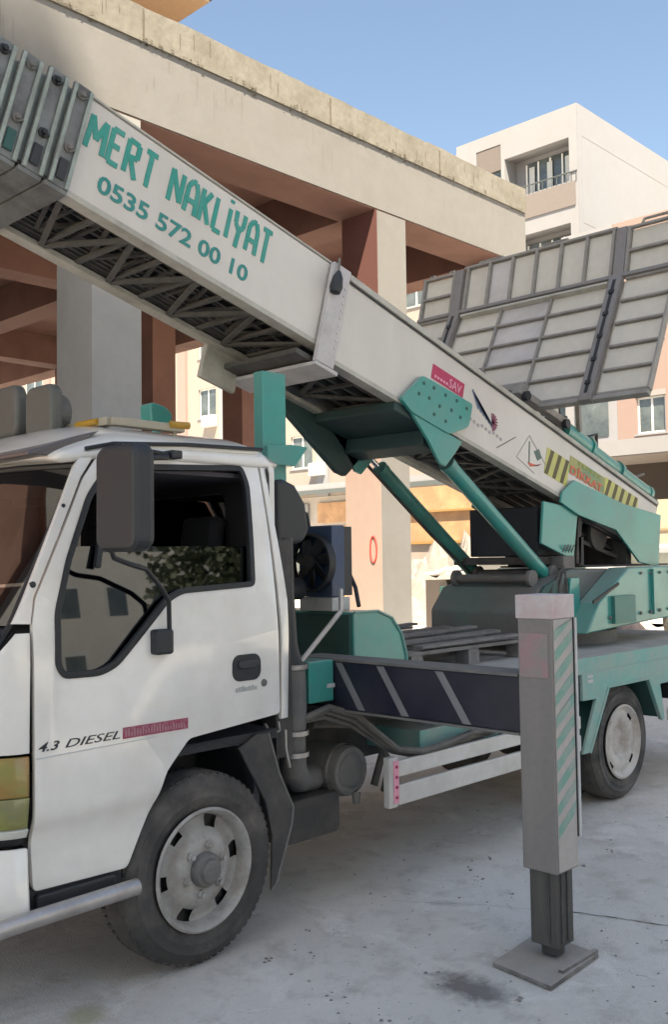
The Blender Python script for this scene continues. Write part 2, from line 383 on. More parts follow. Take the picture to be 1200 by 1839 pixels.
for _ in range(900):                       # mould along the ledge and drips
    x = random.uniform(XW, XE-.1); dens = mnoise.noise((x*1.3, 5, 0))
    if dens < -.12: continue
    w = random.uniform(.01, .05); hh = random.uniform(.006, .03); z = 7.03+random.gauss(0, .022)
    y = 4.966 if z > 7.035 else 4.995
    sb.add([(x, y, z), (x+w, y, z+random.uniform(-.01, .01)), (x+w*.8, y, z+hh), (x+w*.2, y, z+hh*.8)], [(0, 1, 2, 3)])
for _ in range(70):
    x = random.uniform(XW, XE-.1); w = random.uniform(.003, .008); z1 = random.uniform(7.2, 7.38); z0 = z1-random.uniform(.03, .2)
    sb.add([(x, 4.966, z0), (x+w, 4.966, z0+.02), (x+w*1.3, 4.966, z1), (x-w*.3, 4.966, z1)], [(0, 1, 2, 3)])
sb.build('mould_stain', stainm, ub, kind='stuff')
dp = MB()
for _ in range(60):                        # pale water streaks and hairlines on the beam face
    x = random.uniform(XW, XE-.2); w = random.uniform(.003, .008); z1 = random.uniform(6.6, 7.0); z0 = z1-random.uniform(.05, .35)
    dp.add([(x, 4.9965, z0), (x+w*.4, 4.9965, z0), (x+w, 4.9965, z1), (x-w*.3, 4.9965, z1)], [(0, 1, 2, 3)])
dp.build('water_streak', mat('streak_tan', (.155, .145, .125), .9), ub, kind='stuff')
B(ub, 'roof_slab', terra, (XW, XE-.01, 5.67, 23, 6.86, 7.03))
# front columns: (x0, x1, front material, left face)
def column(x0, x1, y0, y1, m, nm='column', top=ZS-.022):
    return B(ub, nm, m, (x0, x1, y0, y1, 0, top))
column(2.61, 3.19, 5.003, 5.655, pgrey)
c2 = column(6.86, 7.46, 5.003, 5.60, cream)
B(ub, 'column_side_paint_and_shade', mat('terracotta_beam_shade', (.10, .036, .03), .9), (6.845, 6.858, 4.985, 5.60, 3.55, ZS-.022), label='terracotta upper side of the second column, beam shadow painted in as dark red')  # terracotta side deepened to dark red in place of the beam's cast shadow
B(ub, 'column_side_paint_and_shade', pinkc, (6.845, 6.858, 4.985, 5.60, 0, 3.548), label='pale pink painted lower side of the second column')
# faint red ring sprayed on the pink column side
rg = MB(); rg.tube([(6.842, 5.12+.055*math.cos(a*.3927)*1.0, 1.78+.17*math.sin(a*.3927)) for a in range(17)], .014, 6)
rg.build('painted_ring', mat('ring_red', (.45, .06, .05), .8), ub)
column(XE-.6, XE-.002, 5.003, 5.6, cream)
column(-1.65, -1.05, 5.003, 5.6, pgrey)
column(-5.9, -5.3, 5.003, 5.6, pgrey)
B(ub, 'unseen_shade_wall', terra, (XW, -1.66, 5.2, 5.4, 0, ZS-.022)); B(ub, 'unseen_shade_wall', terra, (-1.64, -1.44, 5.605, 22, 0, ZS-.022))  # added out of view: blocks sky so the first column's side turns darker
# cross beams running back from each column, and the rear rows
for x0 in (-5.85, -1.6, 2.63, 6.87, 9.84):
    B(ub, 'cross_beam', terra, (x0, x0+.5, 5.665, 10.69, ZS-.01, 6.855))
for x0 in (-3.4, 1.8, 6.2, 9.84):
    B(ub, 'cross_beam', terra, (x0, x0+.5, 11.22, 16.69, ZS-.01, 6.855))
for x0 in (-3.4, 1.8, 6.2, 9.3):
    B(ub, 'cross_beam', terra, (x0, x0+.5, 17.22, 22.4, ZS-.01, 6.855))
for y0 in (10.7, 16.7, 22.4):
    B(ub, 'rear_beam', terra, (XW, XE-.03, y0, y0+.5, ZS-.01, 6.855))
ra = at(275, 640, 1, 10.7).x; rb_ = at(316, 640, 1, 10.7).x
B(ub, 'rear_column', terra, (ra, rb_, 10.72, 11.5, 0, ZS-.012))
ra = at(436, 730, 1, 10.7).x; rb_ = at(474, 730, 1, 10.7).x
B(ub, 'rear_column', terra, (ra, rb_, 10.72, 11.3, 0, ZS-.012))
for x0, y0 in ((1.9, 10.72), (-3, 10.72), (1.9, 16.72), (9.3, 16.72), (9.3, 22.42)):
    B(ub, 'rear_column', terra, (x0, x0+.5, y0, y0+.48, 0, ZS-.012))
# upper storey overhang seen at the very top
q = at(382, 0, 1, 5.9)
B(ub, 'upper_overhang', cream, (XW, q.x, 5.9, 12, q.z, q.z+2.8))
B(ub, 'upper_overhang_soffit', mat('soffit_yellow', (.62, .5, .32), .85), (XW, q.x-.03, 5.93, 11.9, q.z-.03, q.z-.002))

# ---- facades across the street: wall sheets (plane x = const) cut round real openings
def wall_x(parent, name, m, x, th, y0, y1, z0, z1, holes=(), label=None):
    ys = sorted({y0, y1, *[h_[0] for h_ in holes], *[h_[1] for h_ in holes]}); zs = sorted({z0, z1, *[h_[2] for h_ in holes], *[h_[3] for h_ in holes]})
    ys = [y for y in ys if y0 <= y <= y1]; zs = [z for z in zs if z0 <= z <= z1]; mb = MB()
    for a, b in zip(ys, ys[1:]):
        for c, d in zip(zs, zs[1:]):
            my, mz = (a+b)/2, (c+d)/2
            if any(h_[0] < my < h_[1] and h_[2] < mz < h_[3] for h_ in holes): continue
            mb.box(x, x+th, a, b, c, d)
    return mb.build(name, m, parent, label=label)
def window_x(parent, x, y0, y1, z0, z1, panes=2, depth=.14, curtain=False):
    f = MB(); t = .06
    f.ring([(y0, z0), (y1, z0), (y1, z1), (y0, z1)], [(y0+t, z0+t), (y1-t, z0+t), (y1-t, z1-t), (y0+t, z1-t)], x+depth-.05, x+depth, 'yz')
    for k in range(1, panes):
        yy = y0+(y1-y0)*k/panes; f.box(x+depth-.048, x+depth-.002, yy-t/2, yy+t/2, z0+t, z1-t)
    w = f.build('window', frame_w, parent)
    for k in range(panes):
        a = y0+(y1-y0)*k/panes+t*.6; b = y0+(y1-y0)*(k+1)/panes-t*.6
        g = MB(); g.box(x+depth-.03, x+depth-.02, a, b, z0+t*.9, z1-t*.9); g.build('pane', hglass, w)
    s = MB(); s.box(x-.05, x+depth, y0-.06, y1+.06, z0-.06, z0-.002); s.build('sill', ww, w)
    return w
def room_x(parent, x, y0, y1, z0, z1):
    B(parent, 'room_dark', darkin, (x, x+.05, y0, y1, z0, z1))
XB = 27.5
# white five storey block with recessed balconies
wbk = empty('apartment_block', (XB, 13.6, 0), 'white five storey apartment block with recessed corner balconies against the sky', 'building')
yb0, yb1 = 13.62, 16.62
lev = [4.7, 7.65, 10.7, 13.75]
TOP = 17.5
bal = [(yb0+.32, yb1, z+1.05, z+2.62) for z in lev]
nar = [(16.75, 17.85, z+.9, z+3.36-.02) for z in lev[:]]
nar = [(16.78, 17.88, 14.75, 17.0)]+[(16.78, 17.88, z+.9, z+2.3) for z in lev[:3]]
wall_x(wbk, 'front_wall', ww, XB, .3, yb0, 18.8, 4.3, TOP, bal+nar)
B(wbk, 'side_wall', ww, (XB+.302, XB+14, 13.6, 13.9, 0, TOP+.0))
B(wbk, 'corner_pier', ww, (XB+.02, XB+.3, 13.603, 13.618, 4.3, TOP-.002))
B(wbk, 'roof_slab', ww, (XB+.302, XB+14, 13.902, 18.8, TOP-.3, TOP-.05))
B(wbk, 'rear_wall', ww, (XB+.302, XB+14, 18.5, 18.8, 0, TOP-.31))
for z in (14.7, 11.6):
    mbj = MB(); mbj.box(XB+.31, XB+14, 13.594, 13.598, z+1.7, z+1.725); mbj.build('facade_groove', conc, wbk)
for z in lev:
    B(wbk, 'balcony_slab', ww, (XB+.302, XB+.8, yb0+.3, yb1+.02, z-.1, z+.05))
    B(wbk, 'balcony_back_wall', ww, (XB+.8, XB+1.0, yb0+.3, yb1+.02, z+.052, z+2.9))
    B(wbk, 'balcony_side_wall', ww, (XB+.302, XB+.79, yb1+.022, yb1+.12, z+.052, z+2.9))
    B(wbk, 'balcony_ceiling', ww, (XB+.302, XB+.79, yb0+.31, yb1+.02, z+2.7, z+2.85))
    B(wbk, 'balcony_front', mat('balcony_rose', (.17, .145, .135), .85), (XB-.04, XB-.002, yb0+.1, yb1, z+.15, z+1.0), label='pinkish brown rendered balcony front')
    ry = MB(); ry.tube([(XB-.02, yb0+.02, z+1.35), (XB-.02, yb1, z+1.35)], .025, 6)
    for k in range(16):
        yy = yb0+.05+k*(yb1-yb0-.1)/15; ry.box(XB-.03, XB-.01, yy-.01, yy+.01, z+1.0, z+1.34)
    ry.build('balcony_railing', railm, wbk)
    w = MB(); w.box(XB+.74, XB+.79, yb0+.45, yb0+2.55, z+.3, z+2.5); wd_ = w.build('balcony_window', hglass, wbk)
    ff = MB()
    for k in range(5):
        yy = yb0+.5+k*.5; ff.box(XB+.70, XB+.738, yy-.03, yy+.03, z+.3, z+2.45)
    ff.build('mullion', frame_w, wd_)
    cc = MB()
    for k in range(3):
        yy = yb0+.65+k*.75
        cc.box(XB+.68, XB+.697, yy, yy+.22, z+.5, z+2.3)
    cc.build('curtain', mat('curtain_pale', (.5, .5, .48), .8), wd_)
for h_ in nar:
    window_x(wbk, XB, *h_, panes=2)
B(wbk, 'shutter_panel', brownp, (XB+.02, XB+.08, 16.8, 17.86, 16.05, 16.98), label='brown roller shutter box above the narrow window')
# pink block to its left, running far behind the colonnade
pk = empty('apartment_block', (XB, 18.82, 0), 'long pink and cream apartment row seen between the colonnade columns', 'building')
holes = []
stor = [4.7, 7.7, 10.7, 13.7]
wins = []
for k in range(12):
    yc = 20.3+k*3.3
    for z in stor:
        wins.append((yc, yc+(1.35 if k % 2 == 0 else 2.1), z+1.0, z+2.45))
wall_x(pk, 'front_wall', peach, XB, .3, 18.82, 60, 4.4, 17.2, wins)
for k in range(12):
    yc = 20.3+k*3.3
    B(pk, 'pilaster', pw if k % 2 else ww, (XB-.12, XB-.002, yc-1.05, yc-.35, 4.4, 17.0))
for wv in wins:
    if wv[2] < 15: window_x(pk, XB, *wv, panes=2 if wv[1]-wv[0] > 1.5 else 2)
B(pk, 'roof_slab', ww, (XB+.302, XB+10, 18.82, 60, 16.9, 17.15))
B(pk, 'end_wall', pw, (XB+.302, XB+10, 18.82, 19.1, 0, 16.89))
B(pk, 'eaves_canopy', ww, (XB-1.0, XB-.003, 18.82, 60, 4.55, 4.85))
B(pk, 'canopy_trim', railm, (XB-1.03, XB-1.002, 18.82, 60, 4.42, 4.60))
B(pk, 'street_wall', mat('shop_wall', (.38, .34, .31), .85, dirt=(.5, .42, .36), dirt_amt=.5), (XB+.0, XB+.2, 18.82, 60, 0, 4.39))
for k in range(10):
    yc = 19.2+k*4
    B(pk, 'shop_shutter', orangem if k in (0, 1) else (hglass if k % 3 else greyw), (XB-.05, XB-.003, yc, yc+3.2, .1, 3.1))
    B(pk, 'shop_signboard', ww if k > 1 else orangem, (XB-.12, XB-.003, yc-.1, yc+3.3, 3.25, 4.1))
# orange sheet metal kiosk front
ok = empty('orange_kiosk', (20.0, 13.2, 0), 'low orange panelled kiosk behind the lift cylinders', 'kiosk')
a = at(742, 880, 0, 20.0); b = at(846, 865, 0, 20.0)
B(ok, 'wall', orangem, (20.0, 22.5, b.y, a.y+1.6, 2.16, 3.0))
B(ok, 'fascia', orangem, (19.9, 22.6, b.y-.03, a.y+1.7, 3.06, 3.75))
B(ok, 'trim', mat('kiosk_trim', (.30, .17, .06), .7), (19.88, 22.55, b.y-.05, a.y+1.72, 3.001, 3.058))
B(ok, 'trim', MATS['kiosk_trim'], (19.95, 22.55, b.y-.05, a.y+1.72, 2.08, 2.158))
B(ok, 'lower_wall', peach, (20.05, 22.5, b.y+.05, a.y+1.6, 0, 2.078))
# low block to the right: white strip, pink wall with a window over a deep slab
lb = empty('shop_building', (26.0, 13.5, 0), 'pink and white building with a deep white slab over a dark ground floor, right edge', 'building')
X2 = 26.0
h2 = [(10.0, 10.95, 5.45, 6.6), (6.6, 7.6, 5.45, 6.6), (3.4, 4.4, 5.45, 6.6)]+[(10.0, 10.95, 8.4, 9.6), (6.6, 7.6, 8.4, 9.6)]
wall_x(lb, 'front_wall', mat('rose_wall', (.27, .19, .165), .85, dirt=(.24, .18, .16), dirt_amt=.4), X2, .3, -6, 11.6, 5.2, 12.3, h2)
for h_ in h2: window_x(lb, X2, *h_, panes=2)
B(lb, 'shutter_box', conc, (X2-.02, X2+.1, 9.98, 10.97, 6.6, 6.78))
B(lb, 'white_bay', ww, (X2-.02, X2+.3, 11.602, 13.45, 5.2, 12.3))
B(lb, 'ground_slab', ww, (X2-1.2, X2+4, -6, 13.45, 4.7, 5.18))
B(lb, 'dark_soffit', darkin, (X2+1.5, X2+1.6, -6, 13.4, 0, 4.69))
B(lb, 'soffit_sheet', conc, (X2-1.15, X2+1.49, -6, 13.4, 4.66, 4.69))
B(lb, 'roof_slab', ww, (X2+.302, X2+6, -6, 13.4, 12.0, 12.3))
B(lb, 'boundary_wall', mat('beige_wall', (.36, .31, .24), .85), (X2-2.0, X2-1.8, -6, 10.6, 0, 3.25), label='low beige wall under the slab')
B(lb, 'wall_coping', mat('coping_brown', (.30, .2, .12), .8), (X2-2.04, X2-1.76, -6, 10.62, 2.36, 2.42))
B(lb, 'balcony_glass', hglass, (X2-.05, X2-.022, 11.9, 13.1, 5.5, 7.0))
# air conditioners on the pink row
for (yc, z) in ((29.6, 8.2), (26.0, 5.3), (33.4, 8.2), (23.0, 5.3), (30.2, 11.3)):
    B(pk, 'air_conditioner', frame_w, (XB-.36, XB-.004, yc, yc+.8, z, z+.55), bevel=.02)
# small cream hut with a grille
ht = empty('utility_hut', (15.8, 10.2, 0), 'small cream hut with a ventilation grille beyond the pallet', 'hut')
a = at(812, 1035, 0, 15.8); b = at(868, 1035, 0, 15.8)
B(ht, 'wall', hutm, (15.8, 17.0, b.y, a.y, 0, 1.25))
B(ht, 'roof', mat('hut_roof', (.6, .56, .45), .8), (15.7, 17.1, b.y-.1, a.y+.1, 1.252, 1.33))
for k in range(7): B(ht, 'grille_slat', grillem, (15.78, 15.797, b.y+.15, a.y-.12, .28+k*.05, .31+k*.05))
gd = empty('electric_cabinet', (15.5, 11.6, 0), 'narrow dark cabinet with a green door left of the cream hut', 'cabinet')
a = at(765, 1060, 0, 15.5); b = at(790, 1060, 0, 15.5); c_ = at(808, 1060, 0, 15.5)
B(gd, 'body', darkin, (15.5, 16.2, b.y, a.y, 0, 1.15)); B(gd, 'door', teald, (15.48, 16.2, c_.y, b.y-.01, 0, 1.0), bevel=.01)
# rubble and sheeting
def mound(name, m, cx, cy, rx, ry, hz_, n=34, rough=.3, seed=0):
    mb = MB(); vs = []; 
    for i in range(n+1):
        for j in range(n+1):
            u, v = -1+2*i/n, -1+2*j/n; r_ = min(1, math.hypot(u, v))
            z = max(0, (1-r_**1.6))*hz_*(1+rough*mnoise.noise((u*4+seed, v*4, seed)))+hz_*.35*mnoise.noise((u*11+seed, v*11, 2))*(1-r_)
            vs.append((cx+u*rx, cy+v*ry, max(z, -.02)))
    mb.add(vs, [(i*(n+1)+j, (i+1)*(n+1)+j, (i+1)*(n+1)+j+1, i*(n+1)+j+1) for i in range(n) for j in range(n)]); return mb.build(name, m, kind='stuff')
_r = mound('rubble', rubm, 19.0, 12.6, 2.6, 3.4, 1.9, rough=.7, seed=3)
_t = mound('rubble_tarp', tarpm, 18.2, 9.6, 1.8, 2.6, 2.15, rough=.35, seed=9)
tag(_r, 'heap of pale plaster rubble beyond the truck deck', 'rubble'); tag(_t, 'pinkish sheet thrown over a heap behind the lift cylinders', 'tarpaulin')
for i, (lx, px, ph) in enumerate(((17.4, 760, 1.5), (17.6, 800, 1.62), (17.2, 835, 1.55))):
    a = at(px-22, 1045, 0, lx); b = at(px+24, 1045, 0, lx)
    s_ = MB(); s_.add([(lx, a.y, ph-.35), (lx+.05, b.y, ph-.25), (lx+1.3, b.y, ph+.05), (lx+1.2, a.y, ph)], [(0, 1, 2, 3)])
    o = s_.build('corrugated_sheet', conc if i != 1 else greyw); sm = o.modifiers.new('s', 'SOLIDIFY'); sm.thickness = .04
    tag(o, ('grey sheet metal lying on the rubble, leftmost of three', 'white sheet lying on the rubble beside the hut roof', 'grey sheet metal lying on the rubble above the cream hut')[i], 'sheet', 'sheets lying on the rubble')
# white van parked across the street, seen in slivers under the boom
van = empty('parked_van', (15, 5.6, 0), 'white van parked beyond the turntable, glimpsed under the boom', 'van')
vb = MB(); vb.prism([(13.0, .45), (13.1, 1.0), (13.8, 1.15), (14.4, 1.85), (17.4, 1.9), (17.5, .45)], 5.6, 7.3)
vb.build('body', ww, van, bevel=.08)
B(van, 'side_window', hglass, (14.6, 15.6, 5.585, 5.597, 1.25, 1.7)); B(van, 'side_window', hglass, (15.8, 17.1, 5.585, 5.597, 1.25, 1.7))
for x in (13.8, 16.7):
    l = MB(); l.lathe([(0, 0), (.2, 0), (.32, .03), (.33, .2), (0, .2)], (x, 5.55, .33), 'y', 24); l.build('wheel', rubber, van)

# ---- tall block behind the camera whose shade falls over the truck (its pale front shows in the door glass)
tb = empty('tower_block', (-10, -12, 0), 'tall pale apartment tower behind the camera, mirrored in the truck door glass', 'building')
B(tb, 'wall', tower, (-15.598, -6.0, -20, -12, 0, 40.0))
B(tb, 'stair_tower', tower, (-20, -15.6, -20, -12, 0, 49.5))
for fl in range(12):
    for k in range(3):
        x0 = -14.6+k*2.9; z0 = 1.2+fl*3.2
        w = MB(); w.ring([(x0, z0), (x0+1.5, z0), (x0+1.5, z0+1.5), (x0, z0+1.5)], [(x0+.07, z0+.07), (x0+1.43, z0+.07), (x0+1.43, z0+1.43), (x0+.07, z0+1.43)], -11.998, -11.94, 'xz')
        o = w.build('window', frame_w, tb); g = MB(); g.box(x0+.07, x0+1.43, -11.99, -11.97, z0+.07, z0+1.43); g.build('pane', hglass, o)

# ---- pale block across the street behind the camera (mirrored in the door glass)
bb = empty('street_block', (14, -32, 0), 'long pale four storey block across the street behind the camera', 'building')
B(bb, 'wall', tower, (3.0, 46, -40, -32, 0, 17))
for fl in range(6):
    for k in range(16):
        x0 = 4.2+k*2.35; z0 = .9+fl*2.8
        w = MB(); w.ring([(x0, z0), (x0+1.1, z0), (x0+1.1, z0+1.4), (x0, z0+1.4)], [(x0+.07, z0+.07), (x0+1.03, z0+.07), (x0+1.03, z0+1.33), (x0+.07, z0+1.33)], -31.998, -31.94, 'xz')
        o = w.build('window', frame_w, bb); g = MB(); g.box(x0+.07, x0+1.03, -31.99, -31.97, z0+.07, z0+1.33); g.build('pane', hglass, o)


# street tree in front of that block
st_ = empty('street_tree', (11.6, -13.2, 0), 'bushy street tree behind the camera, mirrored in the truck door glass', 'tree')
tk_ = MB(); tk_.tube([(11.6, -13.2, 0), (11.65, -13.2, .8), (11.6, -13.1, 2.2), (11.5, -13.0, 4.2)], .1, 8, rs=[.14, .11, .09, .06]); tk_.build('trunk', mat('bark', (.10, .075, .055), .9), st_)
lf = MB(); rr_ = random.Random(5)
for _ in range(3400):
    a = rr_.uniform(0, 6.28); e = rr_.uniform(-1, 1); q = (rr_.random()**.4)*(1+.3*math.sin(a*3+e*4))
    c = Vector((11.55+2.0*q*math.cos(a)*math.sqrt(1-e*e), -13.1+1.9*q*math.sin(a)*math.sqrt(1-e*e), 4.6+2.1*q*e))
    u = Vector((rr_.uniform(-1, 1), rr_.uniform(-1, 1), rr_.uniform(-1, 1))).normalized()*.10; v = u.orthogonal().normalized()*.07
    lf.add([c-u, c+v, c+u, c-v], [(0, 1, 2, 3)])
lf.build('crown', mat('leaf_green', (.03, .045, .02), .7, var=.3), st_)
# ================================================================== LIFT TRUCK
TR = empty('lift_truck', (0, 0, 0), 'white cab-over truck carrying a raised furniture lift boom, outrigger down on the concrete', 'truck')
CW = 1.78                                             # truck width, side at y = 0
def ysurf(x, z):
    y = 0.0
    if z > 1.30: y += .12*((z-1.30)/.80)**1.5
    if z < .78: y += .035*min(1, (.78-z)/.12)*(1 if z < .70 else (.78-z)/.08) if z > .62 else .035-.02*(.62-z)/.2
    if x < -.78: y += .24*((-.78-x)/.26)**2.2
    return y
def atS(px, py):
    y = 0
    for _ in range(12):
        p = at(px, py, 1, y); y = .5*y+.5*ysurf(p.x, p.z)
    return (p.x, p.z)
def skin(name, outer, holes, m, zs, xs=(), th=.022, bevel=.004, dy=0, label=None, flat=False):
    bm = bmesh.new(); loops = [outer]+list(holes); ed = []
    for lp in loops:
        v = [bm.verts.new((p[0], 0, p[1])) for p in lp]
        ed += [bm.edges.new((v[i], v[(i+1) % len(v)])) for i in range(len(v))]
    bmesh.ops.triangle_fill(bm, use_beauty=True, edges=ed, normal=(0, -1, 0))
    for z in zs: bmesh.ops.bisect_plane(bm, geom=bm.verts[:]+bm.edges[:]+bm.faces[:], plane_co=(0, 0, z), plane_no=(0, 0, 1))
    for x in xs: bmesh.ops.bisect_plane(bm, geom=bm.verts[:]+bm.edges[:]+bm.faces[:], plane_co=(x, 0, 0), plane_no=(1, 0, 0))
    for v in bm.verts: v.co.y = (ysurf(v.co.x, v.co.z) if not flat else .095*(v.co.z-1.20)/.85-.0)+dy
    for f in bm.faces:
        f.smooth = not flat
        f.normal_update()
        if f.normal.y > 0: f.normal_flip()
    me = bpy.data.meshes.new(name); bm.to_mesh(me); bm.free(); me.materials.append(m)
    o = bpy.data.objects.new(name, me); COL.objects.link(o); o.parent = TR
    s = o.modifiers.new('s', 'SOLIDIFY'); s.thickness = th; s.offset = -1
    if bevel:
        b = o.modifiers.new('b', 'BEVEL'); b.width = bevel; b.segments = 2; b.limit_method = 'ANGLE'; b.angle_limit = R(50)
    if label: o['label'] = label
    return o
ZS_ = [.48, .52, .56, .60, .64, .68, .70, .72, .74, .76, .78, .82, 1.3]+[1.3+.05*i for i in range(1, 18)]
XS_ = [-1.02+.03*i for i in range(9)]
def far(o, name=None):                                # the same panel on the far side of the cab
    c = o.copy(); c.data = o.data; COL.objects.link(c); c.parent = TR; c.scale = (1, -1, 1); c.location = (0, CW, 0)
    return c
def px2(l): return [atS(*p) for p in l]
def rnd(pts, r, n=4):                                 # round the corners of a polygon
    out = []; k = len(pts)
    for i in range(k):
        p = Vector(pts[i]); a = Vector(pts[i-1])-p; b = Vector(pts[(i+1) % k])-p
        rr = min(r, a.length*.45, b.length*.45); p0 = p+a.normalized()*rr; p1 = p+b.normalized()*rr
        for j in range(n+1):
            t = j/n; q = p0*(1-t)**2+p*2*t*(1-t)+p1*t*t; out.append((q.x, q.y))
    return out
def inset(pts, d):
    k = len(pts); area = sum(pts[i][0]*pts[(i+1) % k][1]-pts[(i+1) % k][0]*pts[i][1] for i in range(k)); sg = 1 if area > 0 else -1
    out = []
    for i in range(k):
        p = Vector(pts[i]); a = (p-Vector(pts[i-1])).normalized(); b = (Vector(pts[(i+1) % k])-p).normalized()
        n1 = Vector((-a.y, a.x))*sg; n2 = Vector((-b.y, b.x))*sg; nn = (n1+n2)
        nn = nn/(nn.length_squared/2) if nn.length > .3 else n1
        out.append(tuple(p+nn*d))
    return out
win_o = rnd(px2([(191, 832), (434, 836), (447, 870), (458, 1053), (327, 1066), (303, 1081), (210, 1198), (180, 1214), (112, 1220), (98, 1198), (97, 1100), (117, 1005), (154, 890)]), .03, 3)
door_o = rnd(px2([(59, 1602), (58, 1123), (63, 1075), (112, 955), (148, 860), (172, 822), (196, 812), (330, 812), (459, 820), (478, 930), (499, 1123), (503, 1281), (470, 1290), (340, 1326), (300, 1385), (262, 1470), (228, 1558)]), .02, 3)
door = skin('door', door_o, [win_o], white, ZS_, [])
far(door)
sealo = skin('window_seal', win_o, [inset(win_o, .024)], seal, ZS_, dy=-.004, th=.02, bevel=.003)
# rear corner strip of the cab, behind the door
rear_o = px2([(463, 820), (473, 821), (485, 900), (516, 1077), (517, 1288), (506, 1291), (506, 1123), (482, 930)])
far(skin('rear_corner_panel', rear_o, [], white, ZS_))
front_o = [(-.792, .47), (-.80, 1.0)]
# front corner panel: door seam forward round the corner
fp = px2([(54, 1123), (54, 1366)])
corner = [(fp[0][0]-.004, 1.408), (fp[1][0]-.004, .985), (-1.03, .985), (-1.03, 1.30), (-.93, 1.30), (-.845, 1.408)]
far(skin('front_corner_panel', corner, [], white, ZS_, XS_))
pil = px2([(18, 1122), (54, 1121), (59, 1073), (108, 951), (144, 857), (168, 818), (196, 806), (462, 814), (468, 808), (190, 798), (150, 806), (134, 832)])
pil = px2([(19, 1121), (54, 1121), (59, 1073), (108, 951), (144, 857), (168, 818), (192, 806), (300, 806), (462, 815), (466, 806), (330, 797), (200, 795), (152, 806), (134, 834)])
far(skin('front_pillar', pil, [], white, ZS_))
# roof gutter line
gt = MB(); gp = [(atS(*p)) for p in ((150, 806), (200, 797), (330, 799), (467, 808))]
gt.tube([(x, ysurf(x, z)-.012, z) for x, z in gp], .009, 6); gt.build('roof_gutter', seal, TR)
# roof: lofted crown
rf = MB(); nx, ny = 22, 26; xs0, xs1 = -.60, .50; vs = []
for i in range(nx+1):
    u = i/nx; x = xs0+(xs1-xs0)*u
    for j in range(ny+1):
        v = j/ny; y = .118+(CW-.236)*v
        ed = 1-abs(2*v-1)**3.2; lead = min(1, u/.34); tr = min(1, (1-u)/.07)
        z = 2.075+.128*ed**.55*(math.sin(lead*math.pi/2)**.8)*(.45+.55*tr**.5)+.03*ed
        z -= .035*(1-lead)**2
        vs.append((x, y, z))
rf.add(vs, [(i*(ny+1)+j, (i+1)*(ny+1)+j, (i+1)*(ny+1)+j+1, i*(ny+1)+j+1) for i in range(nx) for j in range(ny)], True)
ro = rf.build('roof', white, TR, smooth_angle=60); sm = ro.modifiers.new('s', 'SOLIDIFY'); sm.thickness = .03; sm.offset = 1
# cab back wall with window, floor, front face
bw = MB()
bw.ring(rrect(.10, CW-.10, .95, 2.11, .05), rrect(.40, CW-.40, 1.50, 1.98, .05), .455, .485, 'yz'); bw.build('back_wall', white, TR)
g = MB(); g.prism(rrect(.40, CW-.40, 1.50, 1.98, .05), .466, .472, 'yz'); g.build('rear_window', wglass, TR)
bi = MB(); bi.ring(rrect(.10, CW-.10, .95, 2.09, .05), rrect(.40, CW-.40, 1.50, 1.98, .05), .440, .454, 'yz'); bi.build('back_trim', inter, TR)
skin('far_door_trim', [(p_[0], p_[1]) for p_ in door_o], [win_o], inter, [1.3+.1*i for i in range(1, 8)], th=.006, bevel=0, dy=.03).scale = (1, -1, 1)
for o_ in TR.children:
    if o_.name.startswith('far_door_trim'): o_.location = (0, CW, 0)
B(TR, 'cab_floor', inter, (-.95, .45, .06, CW-.06, .86, .90))
B(TR, 'front_face', white, (-1.10, -1.05, .24, CW-.24, .50, 1.33), bevel=.02)
B(TR, 'dashboard', inter, (-.98, -.62, .10, CW-.10, .95, 1.42), bevel=.04)
w = MB(); w.tube([(-.50+.02*math.cos(a*.3927), .42+.19*math.cos(a*.3927), 1.42+.17*math.sin(a*.3927)+.0) for a in range(17)], .014, 6)
w.tube([(-.50, .42, 1.42), (-.75, .42, 1.22)], .03, 8); w.bar((-.5, .24, 1.42), (-.5, .6, 1.42), .03, .02); w.build('steering_wheel', inter, TR)
for y0 in (.22, 1.08):
    s = MB(); s.prism(rrect(-.22, .28, .95, 1.12, .05), y0, y0+.5); s.build('seat', seatm, TR, bevel=.03)
    s = MB(); s.prism([(.16, 1.1), (.30, 1.1), (.40, 1.62), (.30, 1.66)], y0+.02, y0+.48); s.build('backrest', seatm, TR, bevel=.04)
    s = MB(); s.prism([(.30, 1.67), (.38, 1.67), (.41, 1.86), (.33, 1.87)], y0+.12, y0+.38); s.build('headrest', seatm, TR, bevel=.03)
B(TR, 'headliner', mat('headliner', (.10, .095, .11), .9), (-.50, .45, .16, CW-.16, 2.03, 2.05))
vis = MB(); vis.box(-.47, -.44, .2, .75, 1.90, 2.03); vis.build('sun_visor', MATS['headliner'], TR)
# lowered side glass (top edge stands half way) and fixed lower part
wi = inset(win_o, .018)
zt = atS(350, 981)[1]
def clip(pts, z, keep_below=True):
    out = []
    for i in range(len(pts)):
        a, b = pts[i-1], pts[i]; ia, ib = a[1] <= z, b[1] <= z
        if ia != ib: t = (z-a[1])/(b[1]-a[1]); out.append((a[0]+(b[0]-a[0])*t, z))
        if ib: out.append(b)
    return out
skin('door_glass', clip(wi, zt), [], wglass, [], th=.004, bevel=0, dy=.016, flat=True)
qx = atS(196, 900)[0]
vent = [p for p in wi]
mbp = MB(); a_ = atS(196, 842); b_ = atS(150, 1010)
mbp.bar((a_[0]+.0, .11, a_[1]), (b_[0]+.06, .04, b_[1]-.02), .022, .022); mbp.build('quarter_light_post', seal, TR)
fg = skin('far_door_glass', [(p[0], p[1]) for p in wi], [], wglass, [], th=.004, bevel=0, dy=.016, flat=True); fg.scale = (1, -1, 1); fg.location = (0, CW, 0)
